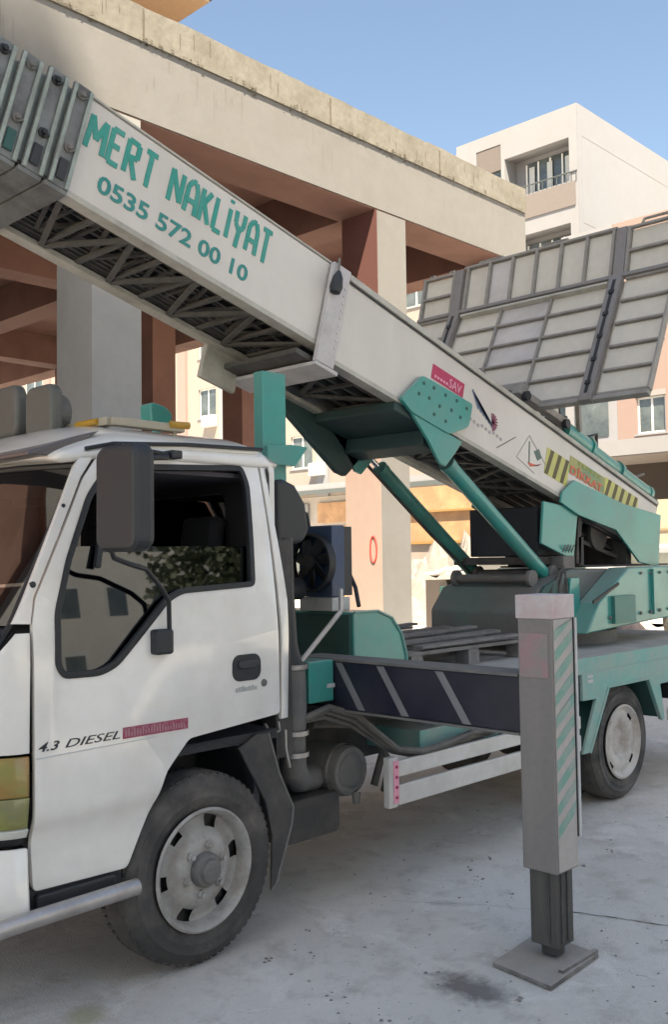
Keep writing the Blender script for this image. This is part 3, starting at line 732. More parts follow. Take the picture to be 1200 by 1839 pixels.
# windscreen
a = at(132, 836, 1, .16); b = at(13, 1124, 1, .12)
sl_ = (b-a); bot = a+sl_*1.0
ws = MB(); ny = 16; vs = []
for i in range(9):
    t = i/8
    p = Vector((a.x, a.y, a.z)).lerp(Vector((b.x, b.y, b.z-.0)), t)
    y0 = .135-.03*t
    for j in range(ny+1):
        v = j/ny; y = y0+(CW-2*y0)*v; bul = .10*(1-(2*v-1)**2)
        vs.append((p.x-bul+.0, y, p.z))
ws.add(vs, [(i*(ny+1)+j, (i+1)*(ny+1)+j, (i+1)*(ny+1)+j+1, i*(ny+1)+j+1) for i in range(8) for j in range(ny)], True)
ws.build('windscreen', tglass, TR, smooth_angle=80)
ed = MB(); ed.tube([(a.x, .132, a.z), (b.x, .103, b.z), (b.x-.09, .11, b.z-.14)], .013, 6); ed.tube([(a.x+.0, .132, a.z), (a.x-.07, .45, a.z+.005), (a.x-.10, CW/2, a.z+.008), (a.x-.07, CW-.45, a.z+.005)], .013, 6)
ed.build('windscreen_seal', seal, TR)
hd = MB(); vs = []
for j in range(ny+1):
    v = j/ny; y = .13+(CW-.26)*v; bul = .10*(1-(2*v-1)**2)
    vs += [(a.x-bul-.004, y, a.z+.01), (a.x-bul*.8+.05, y, a.z+.075)]
hd.add(vs, [(2*j, 2*j+1, 2*j+3, 2*j+2) for j in range(ny)], True); hd.build('roof_header', white, TR)
tb_ = MB(); vs = []
for j in range(ny+1):
    v = j/ny; y = .14+(CW-.28)*v; bul = .10*(1-(2*v-1)**2); q1 = a.lerp(b, .02); q2 = a.lerp(b, .20)
    vs += [(q1.x-bul+.006, y, q1.z), (q2.x-bul+.006, y, q2.z)]
tb_.add(vs, [(2*j, 2*j+1, 2*j+3, 2*j+2) for j in range(ny)], True); tb_.build('sunstrip', mat('sunstrip_green', (.12, .19, .18), .4), TR)
# lamps and bumper at the cab corner
def wrap(name, z0, z1, m, xa=-.797, dy=0, bevel=.006, xb=-1.03): return skin(name, [(xa, z0), (xa, z1), (xb, z1), (xb, z0)], [], m, [], XS_, dy=dy, bevel=bevel)
wrap('turn_signal', .832, .974, signalm); wrap('side_lamp', .722, .830, signaly)
wrap('lamp_trim', .688, .716, headm, dy=-.006)
wrap('bumper_gap', .655, .686, seal, dy=.02)
bmp = wrap('bumper_corner', .405, .655, white, dy=-.03, xa=-.80, bevel=.015)
B(TR, 'bumper', white, (-1.16, -1.06, .25, CW-.25, .42, .66), bevel=.02)
B(TR, 'door_step', blackp, (-.765, -.44, -.0, .12, .42, .478), bevel=.006)
B(TR, 'sill_panel', seal, (-.79, -.40, .03, .10, .40, .50))
tu = MB(); tu.tube([at(246, 1592, 1, -.06), at(120, 1632, 1, -.06), at(20, 1664, 1, -.06), Vector((-1.02, -.03, .405)), Vector((-1.16, .12, .41)), Vector((-1.2, .4, .41)), Vector((-1.2, CW-.4, .41))], .031, 14)
tu.build('tube_bumper', steel, TR)
# door fittings and print
hc = atS(442, 1200)
hm = MB(); hm.prism(rrect(hc[0]-.078, hc[0]+.082, hc[1]-.053, hc[1]+.06, .04), -.006, .006); hn = hm.build('handle_recess', blackp, TR, bevel=.004)
hp = MB(); hp.prism(rrect(hc[0]-.05, hc[0]+.062, hc[1]+.0, hc[1]+.035, .015), -.016, -.007); hp.build('door_handle', mat('handle_black', (.04, .04, .045), .35), TR, bevel=.004)
kc = atS(474, 1226); km = MB(); km.lathe([(0, -.006), (.014, -.006), (.017, 0), (.017, .004)], (kc[0], 0, kc[1]), 'y', 16); km.build('key_lock', chasg, TR)
p0 = atS(423, 1240); p1 = atS(462, 1233)
for k in range(7):
    x = p0[0]+(p1[0]-p0[0])*k/7
    B(TR, 'worn_badge', mat('badge_grey', (.38, .38, .37), .6), (x, x+.014, -.002, -.0005, p0[1]-.010+.003*k/7, p0[1]+.008+.003*(k % 3)))
def doorxf(x0, z0, slope):
    return lambda u, v, d: (x0+u, ysurf(x0+u, z0)-.001-abs(d) if d > 0 else ysurf(x0+u, z0)-.0005, z0+v+slope*u)
q0 = atS(66, 1352); q1 = atS(202, 1331); q2 = atS(66, 1338)
place_text('4.3', 'door_lettering', dprint, TR, doorxf(q0[0]+.004, q0[1], 0.005), .085, .032, .012, .35)
place_text('DIESEL', 'door_lettering', dprint, TR, doorxf(q0[0]+.112, q0[1]+.001, 0.005), .235, .030, .0, .35)
r0 = atS(220, 1326); r1 = atS(337, 1302); mm = MB()
mm.box(r0[0], r1[0], -.0025, -.0005, r0[1]-.003, r0[1]+.040); mm.build('door_sticker', mar, TR)
rr2 = MB()
for k in range(22):
    x = r0[0]+.01+k*(r1[0]-r0[0]-.02)/22; rr2.box(x, x+.006, -.0035, -.0027, r0[1]+.004, r0[1]+random.uniform(.018, .036))
rr2.build('sticker_print', mat('print_pale', (.42, .22, .24), .6), TR)
cl_ = MB(); e0 = atS(60, 1362); cl_.tube([(-.775, -.001, e0[1]-.004), (-.5, -.0015, e0[1]+.0), (-.25, -.001, e0[1]+.004)], .0022, 5); cl_.build('door_crease', mat('crease_shadow', (.55, .56, .55), .5), TR)
# bolts in pillar
for (px, py, r_) in ((58, 1050, .012), (113, 908, .008)):
    x, z = atS(px, py); k = MB(); k.lathe([(0, -.006), (r_, -.003), (r_, .006)], (x, ysurf(x, z), z), 'y', 12); k.build('pillar_bolt', blackp, TR)
# mirror
MX = -.56
m0 = at(188, 815, 0, MX); m1 = at(266, 990, 0, MX)
mi = MB(); mi.prism(rrect(min(m0.y, m1.y), max(m0.y, m1.y), m1.z, m0.z+.02, .05), MX-.05, MX+.04, 'yz'); mi.build('mirror_housing', blackp, TR, bevel=.03, seg=3)
ym = max(m0.y, m1.y)-.01
mt = at(310, 818, 1, .08)
ma = MB()
ma.tube([mt, at(255, 808, 1, .03), at(215, 799, 0, -.52), at(200, 806, 0, -.56), at(192, 840, 0, MX), at(190, 900, 0, MX), at(193, 970, 0, MX), at(204, 1002, 0, -.52), at(232, 1013, 0, -.46), at(262, 1022, 1, -.10), at(290, 1056, 1, -.05), at(303, 1078, 1, -.035), at(304, 1132, 1, -.03)], .010, 8)
ma.tube([at(300, 821, 1, .06), at(262, 822, 1, -.02), at(232, 818, 0, MX+.03)], .012, 8)
ma.build('mirror_arm', seal, TR)
bx = at(294, 1150, 1, -.02); B(TR, 'mirror_bracket', blackp, (bx.x-.05, bx.x+.035, -.045, .01, bx.z-.055, bx.z+.045), bevel=.012)
bx = at(310, 818, 1, .08); B(TR, 'mirror_bracket', blackp, (bx.x-.025, bx.x+.03, .05, .12, bx.z-.015, bx.z+.02), bevel=.006)
# roof rack bar, amber markers, spot lamps
rk = MB(); zr = 2.258
rk.bar((-.235, .34, zr), (-.235, CW-.2, zr), .05, .035); rk.bar((-.24, .34, zr), (.10, .285, zr-.012), .055, .035, side=(0, 1, 0))
for y in (.5, 1.3): rk.tube([(-.235, y, zr), (-.235, y, zr-.09)], .015, 8)
rk.tube([(.06, .29, zr), (.06, .29, zr-.09)], .012, 8)
rk.build('roof_rack', mat('rack_cream', (.33, .29, .22), .5, dirt=DUST, dirt_amt=.5), TR, bevel=.012)
for (x0, y0, x1, y1) in ((-.262, .40, -.262, .56), (.02, .268, .115, .258)):
    am = MB(); am.tube([(x0, y0, zr+.002), (x1, y1, zr+.002)], .018, 10, rs=[.015, .017]); am.build('marker_lamp', amber, TR)
for px, w_ in ((66, .0), (5, .0)):
    c = at(px, 742, 0, -.36); l = MB(); l.prism(rrect(c.y-.125, c.y+.115, c.z-.115, c.z+.125, .055), c.x-.0, c.x+.06, 'yz'); l.lathe([(.10, 0), (.085, .07), (.0, .075)], (c.x+.06, c.y-.005, c.z+.005), 'x', 20)
    l.build('spot_lamp', lampg, TR, bevel=.02, seg=3)
    s = MB(); s.tube([(c.x+.03, c.y, c.z-.10), (c.x+.03, c.y, zr-.10)], .018, 8); s.build('spot_lamp_bracket', steel, TR)
# dark visor over the screen
vz = MB(); pts = [(-.56, 2.075), (-.70, 2.07), (-.70, 2.085), (-.45, 2.17), (-.38, 2.19)]
vz.prism(pts, .20, CW-.2); vz.build('screen_visor', mat('visor_smoke', (.09, .075, .08), .35, coat=.5), TR, bevel=.006)

# ---- wheels
def tyre_prof(D, w, rr):
    h = D/2; return [(rr, .02), (rr+.03, .004), (rr+.05, .002), (rr+.053, -.001), (rr+.058, -.001), (rr+.061, .001), (rr+.09, 0), (rr+.093, -.002), (rr+.097, -.002), (rr+.10, .001), (h-.055, .004), (h-.02, .018), (h-.004, .045), (h, .07), (h, w-.07), (h-.02, w-.02), (rr+.05, w), (rr, w-.02)]
def wheel(name, x, yf, front):
    D = .78; rr = .238
    wl = MB(); wl.lathe(tyre_prof(D, .215, rr), (x, yf, D/2), 'y', 72)
    W_ = wl.build(name, rubber, TR, smooth_angle=50)
    tr = MB()                                   # shoulder tread blocks
    for k in range(64):
        a = 2*math.pi*k/64; c, s = math.cos(a), math.sin(a)
        for (ya, yb_) in ((.03, .08), (.135, .19)):
            for r0, r1 in ((.383, .397),):
                p = Vector((x+(r0-.006)*c, yf+ya, D/2+(r0-.006)*s)); q = Vector((x+(r0-.004)*c, yf+yb_, D/2+(r0-.004)*s))
                tr.bar(p, q, .022, .016, side=(-s, 0, c))
    tr.build('tread', rubber, W_, kind='stuff')
    if front:
        prof = [(.244, .004), (.250, -.006), (.240, -.014), (.228, -.004), (.222, .03), (.215, .052), (.205, .056), (.19, .052), (.178, .046), (.166, .040), (.150, .026), (.132, .014), (.115, .006), (.090, .004), (.07, .004)]
        def drop(i, j): return 5 <= i <= 8 and (j % 16) in (0, 1, 2, 3, 4)
        r = MB(); r.lathe(prof, (x, yf, D/2), 'y', 96, drop); r.build('rim', rimm, W_, smooth_angle=50)
        bk = MB(); bk.lathe([(.235, .09), (.0, .09)], (x, yf, D/2), 'y', 32); bk.build('brake_drum', chas, W_)
        hb = MB(); hb.lathe([(.072, .006), (.070, -.018), (.062, -.030), (.050, -.034), (.046, -.050), (.036, -.056), (.0, -.056)], (x, yf, D/2), 'y', 32)
        hb.build('hub', chasg, W_)
        for k in range(6):
            a = R(60*k+18); nx_, nz = x+.098*math.cos(a), D/2+.098*math.sin(a)
            nn = MB(); nn.lathe([(.019, .004), (.018, -.008), (.012, -.010), (.012, -.022), (0, -.022)], (nx_, yf, nz), 'y', 6); nn.build('wheel_nut', rimm, W_)
    else:
        prof = [(.244, .004), (.250, -.006), (.238, -.012), (.226, .01), (.214, .02), (.206, .022), (.196, .020), (.186, .018), (.17, .014), (.12, .018), (.09, .06), (.0, .065)]
        def drop(i, j): return 4 <= i <= 6 and (j % 24) in (10, 11, 12, 13, 14)
        r = MB(); r.lathe(prof, (x, yf, D/2), 'y', 96, drop); r.build('rim', rimw, W_, smooth_angle=50)
        bk = MB(); bk.lathe([(.235, .09), (.0, .09)], (x, yf, D/2), 'y', 32); bk.build('brake_drum', seal, W_)
        d2 = MB(); d2.lathe(tyre_prof(D, .215, rr), (x, yf+.25, D/2), 'y', 48); d2.build('inner_tyre', rubber, W_)
    return W_
wheel('front_wheel', 0, .02, True); wheel('rear_wheel', 3.64, .04, False)
for nm, x, y in (('front_wheel', 0, CW-.24), ('rear_wheel', 3.64, CW-.5)):
    l = MB(); l.lathe(tyre_prof(.78, .215, .238), (x, y, .39), 'y', 40); l.lathe([(.238, .1), (0, .1)], (x, y, .39), 'y', 24); l.build(nm, rubber, TR)
ax = MB(); ax.tube([(0, .2, .39), (0, CW-.2, .39)], .06, 12); ax.tube([(3.64, .3, .39), (3.64, CW-.3, .39)], .08, 12); ax.lathe([(0, -.2), (.2, -.08), (.2, .08), (0, .2)], (3.64, CW/2, .39), 'y', 20); ax.build('axle', chas, TR)
# front arch lining and rear mud flap
lin = MB(); vs = []; ar = []
for k in range(15):
    a = R(170-k*11.5); ar.append((0.02+.50*math.cos(a), .44+.46*math.sin(a)))
lin.add([(p[0], y, p[1]) for p in ar for y in (.055, .42)], [(2*i, 2*i+1, 2*i+3, 2*i+2) for i in range(14)], True); o = lin.build('wheel_arch_liner', blackp, TR); s = o.modifiers.new('s', 'SOLIDIFY'); s.thickness = .008
fl = MB(); q = [at(p[0], p[1], 1, .035) for p in ((462, 1318), (482, 1316), (502, 1390), (527, 1450), (524, 1480), (497, 1585), (488, 1600), (490, 1500), (478, 1440), (430, 1345))]
fl.prism([(v.x, v.z) for v in q], .035, .05); o = fl.build('mud_flap', chas, TR, bevel=.004)
fl2 = MB(); fl2.tube([(v.x, .035, v.z) for v in q[1:7]], .006, 6); fl2.build('mud_flap_edge', chasg, TR)
B(TR, 'inner_guard', blackp, (.30, .33, .05, .45, .30, .86))
# chassis
for y in (.48, CW-.56): B(TR, 'chassis_rail', chas, (-.9, 5.3, y, y+.08, .56, .80))
for x in (.6, 1.4, 2.2, 3.0, 4.2, 5.2): B(TR, 'cross_member', chas, (x, x+.07, .561, CW-.561, .60, .76))
en = MB(); en.prism(rrect(-.5, .75, .45, .95, .08), .6, 1.2); en.build('engine', chas, TR, bevel=.02)
gb_ = MB(); gb_.tube([(.75, .9, .58), (1.4, .9, .55)], .16, 14); gb_.tube([(1.4, .9, .52), (3.6, .9, .42)], .045, 12); gb_.build('gearbox', chas, TR)
tk = MB(); tk.prism(rrect(1.35, 2.3, .36, .56, .06), 1.2, 1.7); tk.build('fuel_tank', chas, TR, bevel=.01)
# air filter drum beside the chassis
c = at(632, 1385, 1, .20)
ar_ = MB(); ar_.lathe([(0, -.012), (.07, -.008), (.085, .004), (.10, -.004), (.118, .004), (.125, .02), (.125, .60), (0, .60)], (c.x, .20, c.z), 'y', 36); ar_.build('air_filter', chasg, TR)
ar2 = MB(); ar2.lathe([(.13, .05), (.133, .055), (.133, .075), (.13, .08)], (c.x, .20, c.z), 'y', 36); ar2.build('filter_clamp', steel, TR)
dv = MB(); dv.tube([(c.x+.03, .20, c.z-.11), (c.x+.02, .19, c.z-.165)], .022, 10, rs=[.026, .018]); dv.build('drain_valve', chasg, TR)
bk = MB(); bk.prism(rrect(.62, 1.02, .30, .50, .03), .22, .5); bk.build('battery_box', chas, TR, bevel=.01)
# snorkel and intake pipe behind the cab
p = at(514, 915, 1, .24)
sn = MB(); sn.prism([(p.x-.10, 1.72), (p.x+.08, 1.74), (p.x+.125, 1.80), (p.x+.10, 1.93), (p.x+.03, 2.02), (p.x-.06, 2.05), (p.x-.10, 2.03)], .20, .50); sn.build('intake_head', blackp, TR, bevel=.03, seg=3)
pp = MB(); pp.tube([(.66, .24, 1.76), (.645, .22, 1.5), (.645, .2, 1.25), (.66, .18, 1.14)], .055, 14); pp.build('intake_pipe', blackp, TR)
pp = MB(); pp.tube([(.66, .18, 1.16), (.665, .18, .95), (.665, .19, .80), (.70, .22, .66), (.80, .3, .58), (.95, .34, .56)], .066, 14); pp.build('intake_duct', chasg, TR)
for z in (1.15, .84, .74): 
    pc = MB(); pc.lathe([(.070, -.012), (.074, -.01), (.074, .01), (.070, .012)], (.665, .18, z), 'z', 20); pc.build('pipe_clamp', steel, TR)
for y in (.12, CW-.22): B(TR, 'cab_back_frame', chas, (.50, .60, y, y+.10, .75, 1.75))
# teal boom rest post with bracket
B(TR, 'boom_post', teal, (.735, .895, .45, .52, 1.0, 2.62), bevel=.004)
bt = MB(); bt.prism([(.735, 2.14), (.93, 2.14), (1.02, 2.245), (.9, 2.25), (.735, 2.235)], .415, .449); bt.prism([(.897, 2.14), (.94, 2.14), (1.03, 2.25), (.897, 2.25)], .45, .60); bt.build('post_bracket', teal, TR, bevel=.003)
# hydraulic cowl, cooler with fan
cw = MB(); cp = [(1.25, 1.0), (1.25, 1.375), (1.44, 1.375), (1.56, 1.33), (1.64, 1.24), (1.68, 1.12), (1.68, 1.0)]
cw.prism(cp, .32, 1.25); cw.build('hydraulic_cowl', teal, TR, bevel=.008)
cwr = MB(); cwr.tube([(x, .315, z) for x, z in cp[1:]], .007, 6); cwr.build('cowl_edge', tealpale, TR)
B(TR, 'cowl_front', teald, (1.235, 1.249, .34, 1.2, 1.02, 1.36))
f0 = at(536, 930, 0, 1.20); f1 = at(597, 1058, 0, 1.20); fy = (f0.y+f1.y)/2
B(TR, 'cooler', bluep, (1.20, 1.30, f1.y, f0.y, 1.455, 1.84), bevel=.006); B(TR, 'cooler_side', blackp, (1.302, 1.37, f1.y+.01, f0.y, 1.46, 1.835), bevel=.004)
B(TR, 'cooler_base', greyw, (1.20, 1.34, f1.y+.0, f0.y, 1.378, 1.452), bevel=.006)
fan = MB(); fan.ring([(fy+.16*math.cos(R(15*k)), 1.64+.16*math.sin(R(15*k))) for k in range(24)], [(fy+.147*math.cos(R(15*k)), 1.64+.147*math.sin(R(15*k))) for k in range(24)], 1.15, 1.199, 'yz')
for k in range(7):
    a = R(360*k/7); fan.bar((1.17, fy+.03*math.cos(a), 1.64+.03*math.sin(a)), (1.185, fy+.135*math.cos(a+.3), 1.64+.135*math.sin(a+.3)), .06, .006, side=(.4, -math.sin(a), math.cos(a)))
fan.lathe([(0, -.0), (.04, 0), (.04, .04)], (1.14, fy, 1.64), 'x', 14); fan.build('cooling_fan', seal, TR)
mo = MB(); mo.tube([(1.02, .62, 1.50), (1.14, .62, 1.50)], .06, 14); mo.tube([(1.02, .62, 1.50), (1.0, .70, 1.42), (1.0, .8, 1.2)], .02, 8); mo.build('fan_motor', blackp, TR)
hs = MB()
hs.tube([(1.26, .66, 1.83), (1.24, .66, 1.91), (1.16, .66, 1.93), (1.1, .66, 1.88), (1.1, .66, 1.7)], .014, 8)
hs.build('cooler_hose', blackp, TR); hs = MB(); hs.tube([(1.40, .50, 1.6), (1.42, .46, 1.5), (1.38, .40, 1.4)], .012, 8)
hs.build('cooler_hose', blackp, TR)
tr_ = MB(); tr_.tube([at(541, 1188, 1, .20), at(612, 1098, 1, .20)], .013, 8); tr_.tube([at(612, 1098, 1, .20), at(612, 1058, 1, .22)], .012, 8); tr_.build('tie_rod', steel, TR)
B(TR, 'control_box', teal, (.745, .915, .15, .32, .965, 1.165), bevel=.006)
pl_ = MB(); p = at(592, 1232, 1, .149); pl_.box(p.x-.02, p.x+.035, .146, .1485, p.z-.008, p.z+.012); pl_.build('control_label', greyw, TR)
B(TR, 'tank_shelf', teal, (.76, 1.24, .321, .9, 1.0, 1.02))
# ---- outrigger beam and leg
LX0, LX1, LY0, LY1 = .918, 1.083, -1.083, -.918
bmz0, bmz1 = .925, 1.155
B(TR, 'outrigger_beam', beamm, (.925, 1.075, LY1+.002, .40, bmz0, bmz1), bevel=.004)
B(TR, 'beam_flange', chasg, (.915, 1.085, LY1+.004, .41, bmz1+.0015, bmz1+.014)); B(TR, 'beam_flange', chasg, (.918, 1.082, LY1+.004, .41, bmz0-.012, bmz0-.0015))
for ys in (.10, -.17, -.52):
    s = MB(); s.add([(.9225, ys+.045, bmz1-.005), (.9225, ys-.0, bmz1-.005), (.9225, ys-.15, bmz0+.006), (.9225, ys-.105, bmz0+.006)], [(0, 1, 2, 3)]); o = s.build('beam_stripe', mat('stripe_grey', (.20, .19, .20), .5), TR); o.modifiers.new('s', 'SOLIDIFY').thickness = .002
lg = MB(); n_ = 5
zt_, zb_ = 1.492, .375
lg.add([(LX0, LY0, zb_), (LX1, LY0, zb_), (LX1, LY1, zb_), (LX0, LY1, zb_+.0), (LX0, LY0, zt_), (LX1, LY0, zt_), (LX1, LY1, zt_), (LX0, LY1, zt_)], [(0, 1, 5, 4), (1, 2, 6, 5), (2, 3, 7, 6), (3, 0, 4, 7), (4, 5, 6, 7), (0, 3, 2, 1)])
leg = lg.build('outrigger_leg', legm, TR, bevel=.006)
B(TR, 'leg_cap', mat('cap_pale', (.52, .48, .47), .6, dirt=(.45, .2, .22), dirt_amt=.5, dirt_scale=8), (LX0-.006, LX1+.006, LY0-.006, LY1+.006, 1.40, zt_+.006), bevel=.004)
fc = MB(); fc.box(LX0+.008, LX1-.012, LY0-.004, LY0-.001, zb_+.01, 1.398); fc.build('leg_front_face', mat('leg_face_paint', (.42, .37, .35), .6, dirt=(.30, .34, .32), dirt_amt=.5, dirt_scale=6), TR)
stp = mat('stripe_green', (.15, .32, .26), .6, dirt=(.42, .38, .36), dirt_amt=.85, dirt_scale=14)
z = zb_+.02; k = 0
xa, xb = LX0+.010, LX1-.016
zz = .52
while zz < 1.38:
    s = MB(); y = LY0-.0055; s.add([(xa, y, zz), (xb, y, zz+.085), (xb, y, min(1.395, zz+.13)), (xa, y, zz+.045)], [(0, 1, 2, 3)])
    o = s.build('leg_stripe', stp, TR); o.modifiers.new('s', 'SOLIDIFY').thickness = .0012; zz += .088
B(TR, 'leg_guide_strip', greyw, (LX1-.004, LX1+.012, LY0-.012, LY0+.01, .50, 1.40)); B(TR, 'leg_guide_gap', seal, (LX1-.011, LX1-.006, LY0-.008, LY0-.0045, .50, 1.40))
B(TR, 'leg_patch', mat('leg_patch', (.32, .20, .21), .6, dirt=(.2, .25, .22), dirt_amt=.8, dirt_scale=14), (LX0-.003, LX0-.001, LY0+.02, LY1-.01, 1.16, 1.34))
B(TR, 'inner_leg', legin, (LX0+.018, LX1-.022, LY0+.018, LY1-.02, .075, zb_+.3), bevel=.004)
for zq in (.18, ): B(TR, 'inner_leg_rib', chas, (LX0+.045, LX0+.055, LY0+.012, LY0+.017, .09, .37), (LX0+.09, LX0+.10, LY0+.012, LY0+.017, .09, .37), (LX0+.012, LX0+.0175, LY0+.05, LY0+.06, .09, .37))
B(TR, 'leg_foot', chas, (.965, 1.035, -1.04, -.965, .025, .08), bevel=.01)
pd = [at(*q, 2, .022) for q in ((885, 1727), (990, 1771), (1076, 1711), (968, 1672))]
pa = MB(); pa.prism([(v.x, v.y) for v in pd], .003, .022, 'xy'); pa.build('outrigger_pad', padm, TR, bevel=.004)
pr_ = MB(); pr_.box(.86, 1.14, -1.13, -1.11, .0225, .034); pr_.build('pad_rib', padm, TR)
# ---- deck, guards, skirts
B(TR, 'deck', deckm, (1.1, 5.45, .02, CW-.02, .955, .998))
B(TR, 'deck_edge', tealpale, (1.1, 5.46, -.0, .019, .90, 1.0)); B(TR, 'deck_edge', tealpale, (1.1, 5.46, CW-.019, CW, .90, 1.0))
B(TR, 'deck_support', chas, (1.1, 5.4, .30, .36, .82, .954), (1.1, 5.4, CW-.36, CW-.30, .82, .954))
for x in (1.3, 1.9, 2.5, 3.1): B(TR, 'deck_joist', chas, (x, x+.05, .05, CW-.05, .90, .953))
tp = MB(); tp.prism([(1.52, .74), (2.25, .74), (2.25, .62), (1.52, .62)], .10, .5); tp.build('tool_box', tealpale, TR, bevel=.006)
for i, (z0, z1) in enumerate(((.565, .645), (.425, .525))):
    B(TR, 'guard_rail', greyw if 0 else mat('guard_white', (.60, .57, .54), .45, dirt=DUST, dirt_amt=.5), (1.205, 3.0, -.01, .02, z0, z1), bevel=.006)
B(TR, 'guard_post', MATS['guard_white'], (1.135, 1.20, -.012, .03, .42, .668), bevel=.006)
B(TR, 'guard_post', MATS['guard_white'], (2.6, 2.66, .021, .05, .42, .80))
B(TR, 'guard_reflector', pink, (1.165, 1.203, -.016, -.0125, .44, .65))
for k in range(4):
    b_ = MB(); b_.lathe([(0, -.006), (.008, -.004), (.008, .004)], (1.185, -.017, .47+k*.05), 'y', 10); b_.build('bolt', redd, TR)
sk_ = MB(); sk_.prism([(3.03, .905), (3.03, .735), (3.20, .73), (3.02, .40), (3.10, .40), (3.36, .79), (3.93, .79), (4.12, .48), (4.18, .48), (4.12, .735), (5.40, .735), (5.40, .905)], -.012, .012)
sk_.build('fender_skirt', tealpale, TR, bevel=.004)
fi = MB(); fi.add([(x, y, z) for x, z in ((3.02, .42), (3.36, .80), (3.93, .80), (4.14, .5)) for y in (.013, .50)], [(0, 1, 3, 2), (2, 3, 5, 4), (4, 5, 7, 6)]); o = fi.build('fender_liner', teald, TR); o.modifiers.new('s', 'SOLIDIFY').thickness = .006
fe = MB(); fe.tube([(3.10, -.016, .40), (3.36, -.016, .79), (3.93, -.016, .79), (4.12, -.016, .48)], .008, 6); fe.build('fender_edge', tealpale, TR)
B(TR, 'rear_step', blackp, (4.35, 4.95, -.02, .3, .60, .86), bevel=.01)
B(TR, 'rear_guard_rail', MATS['guard_white'], (4.25, 5.4, -.02, .01, .46, .54)); B(TR, 'tail_board', tealpale, (5.46, 5.50, 0, CW, .75, 1.0))
rx = at(1060, 1215, 1, -.014); B(TR, 'side_marker', greyw, (rx.x-.03, rx.x+.04, -.016, -.0125, rx.z-.01, rx.z+.01)); B(TR, 'side_marker', greyw, (rx.x-.03, rx.x+.04, -.016, -.0125, rx.z-.04, rx.z-.02))
# hoses slung under the outrigger beam
h1 = [at(548, 1290, 1, .16), at(590, 1275, 1, .12), at(640, 1286, 1, .08), at(680, 1315, 1, .04), at(715, 1342, 1, .02), at(760, 1350, 1, 0), at(805, 1338, 1, 0), at(850, 1315, 1, .02), at(890, 1308, 1, .10)]
for k, r_ in enumerate((.018, .013, .012)):
    h_ = MB(); h_.tube([v+Vector((0.0, .02*k, -.018*k+.012*math.sin(i*1.3+k))) for i, v in enumerate(h1)], r_, 8); h_.build('hydraulic_hose', mat('hose_grey', (.07, .065, .06), .6, dirt=DUST, dirt_amt=.5), TR)
h_ = MB(); h_.tube([at(548, 1290, 1, .2), at(620, 1282, 1, .2), at(670, 1310, 1, .22), at(700, 1370, 1, .25), at(690, 1420, 1, .3)], .02, 8); h_.tube([at(560, 1300, 1, .3), at(640, 1300, 1, .3), at(690, 1340, 1, .3), at(672, 1410, 1, .3)], .022, 8); h_.build('hydraulic_hose', MATS['hose_grey'], TR)
h_ = MB(); h_.tube([at(476, 1300, 1, .1), at(486, 1318, 1, .1), at(502, 1312, 1, .1), at(500, 1296, 1, .1)], .007, 6); h_.tube([at(512, 1310, 1, .08), at(513, 1345, 1, .08), at(520, 1378, 1, .08)], .009, 6); h_.build('brake_line', steel, TR)

# ---- turntable
tt = MB(); tt.lathe([(0, 0), (.48, 0), (.48, .10), (.42, .12), (.42, .42), (0, .42)], (4.15, .87, 1.0), 'z', 40); tt.build('turntable', chasg, TR)
th = MB(); th.prism([(3.15, 1.06), (3.15, 1.28), (3.30, 1.44), (3.72, 1.56), (4.3, 1.56), (4.3, 1.12), (3.7, 1.06)], .45, 1.30); th.build('turret_body', mat('turret_grey', (.13, .125, .12), .6, dirt=(.10, .22, .19), dirt_amt=.5, dirt_scale=2.5), TR, bevel=.02)
tn = MB(); tn.prism([(3.62, 1.11), (3.80, 1.32), (4.26, 1.565), (5.45, 1.57), (5.45, 1.18), (4.30, 1.14)], .28, .449); tn.build('turret_side', teal, TR, bevel=.01)
tn = MB(); tn.prism([(3.9, 1.14), (4.26, 1.565), (5.45, 1.57), (5.45, 1.18)], 1.301, 1.46); tn.build('turret_side', teal, TR, bevel=.01)
B(TR, 'turret_deck', teal, (4.31, 5.42, .455, 1.29, 1.40, 1.50))
sl2 = MB(); s0 = at(1066, 1082, 1, .277); s1 = at(1112, 1048, 1, .277); sl2.bar(s0, s1, .012, .02, side=(0, 1, 0)); sl2.build('slot', seal, TR)
B(TR, 'turret_box', mat('teal_box', (.04, .18, .155), .5), (3.98, 4.30, .25, .279, 1.16, 1.36))

for k in range(9):
    b_ = MB(); b_.lathe([(0, -.012), (.014, -.012), (.014, .002)], (3.95+.16*k, .278, 1.205+.004*k), 'y', 6); b_.build('turret_bolt', chasg, TR)
for k in range(6):
    b_ = MB(); b_.lathe([(0, -.010), (.012, -.010), (.012, .002)], (4.45+.16*k, .278, 1.52), 'y', 6); b_.build('turret_bolt', chasg, TR)
B(TR, 'turret_rib', teal, (4.62, 4.64, .255, .278, 1.2, 1.55)); B(TR, 'turret_rib', teal, (5.1, 5.12, .255, .278, 1.2, 1.55))
tg = MB(); tg.prism([(3.16, 1.06), (3.16, 1.30), (3.32, 1.45), (3.46, 1.49), (3.60, 1.10)], .425, .448); tg.build('turret_gusset', teald, TR, bevel=.004)
for k in (0, 1, 2):
    h_ = MB(); h_.tube([(3.30+.12*k, .44, 1.20), (3.32+.12*k, .40, 1.32), (3.42+.1*k, .43, 1.45), (3.66, .48, 1.585)], .010, 6); h_.build('turret_hose', chas, TR)
tg = MB(); tg.prism([(3.5, 1.10), (3.62, 1.30), (3.66, 1.50), (3.78, 1.50), (3.78, 1.10)], .42, .449); tg.build('turret_gusset', teal, TR, bevel=.004)
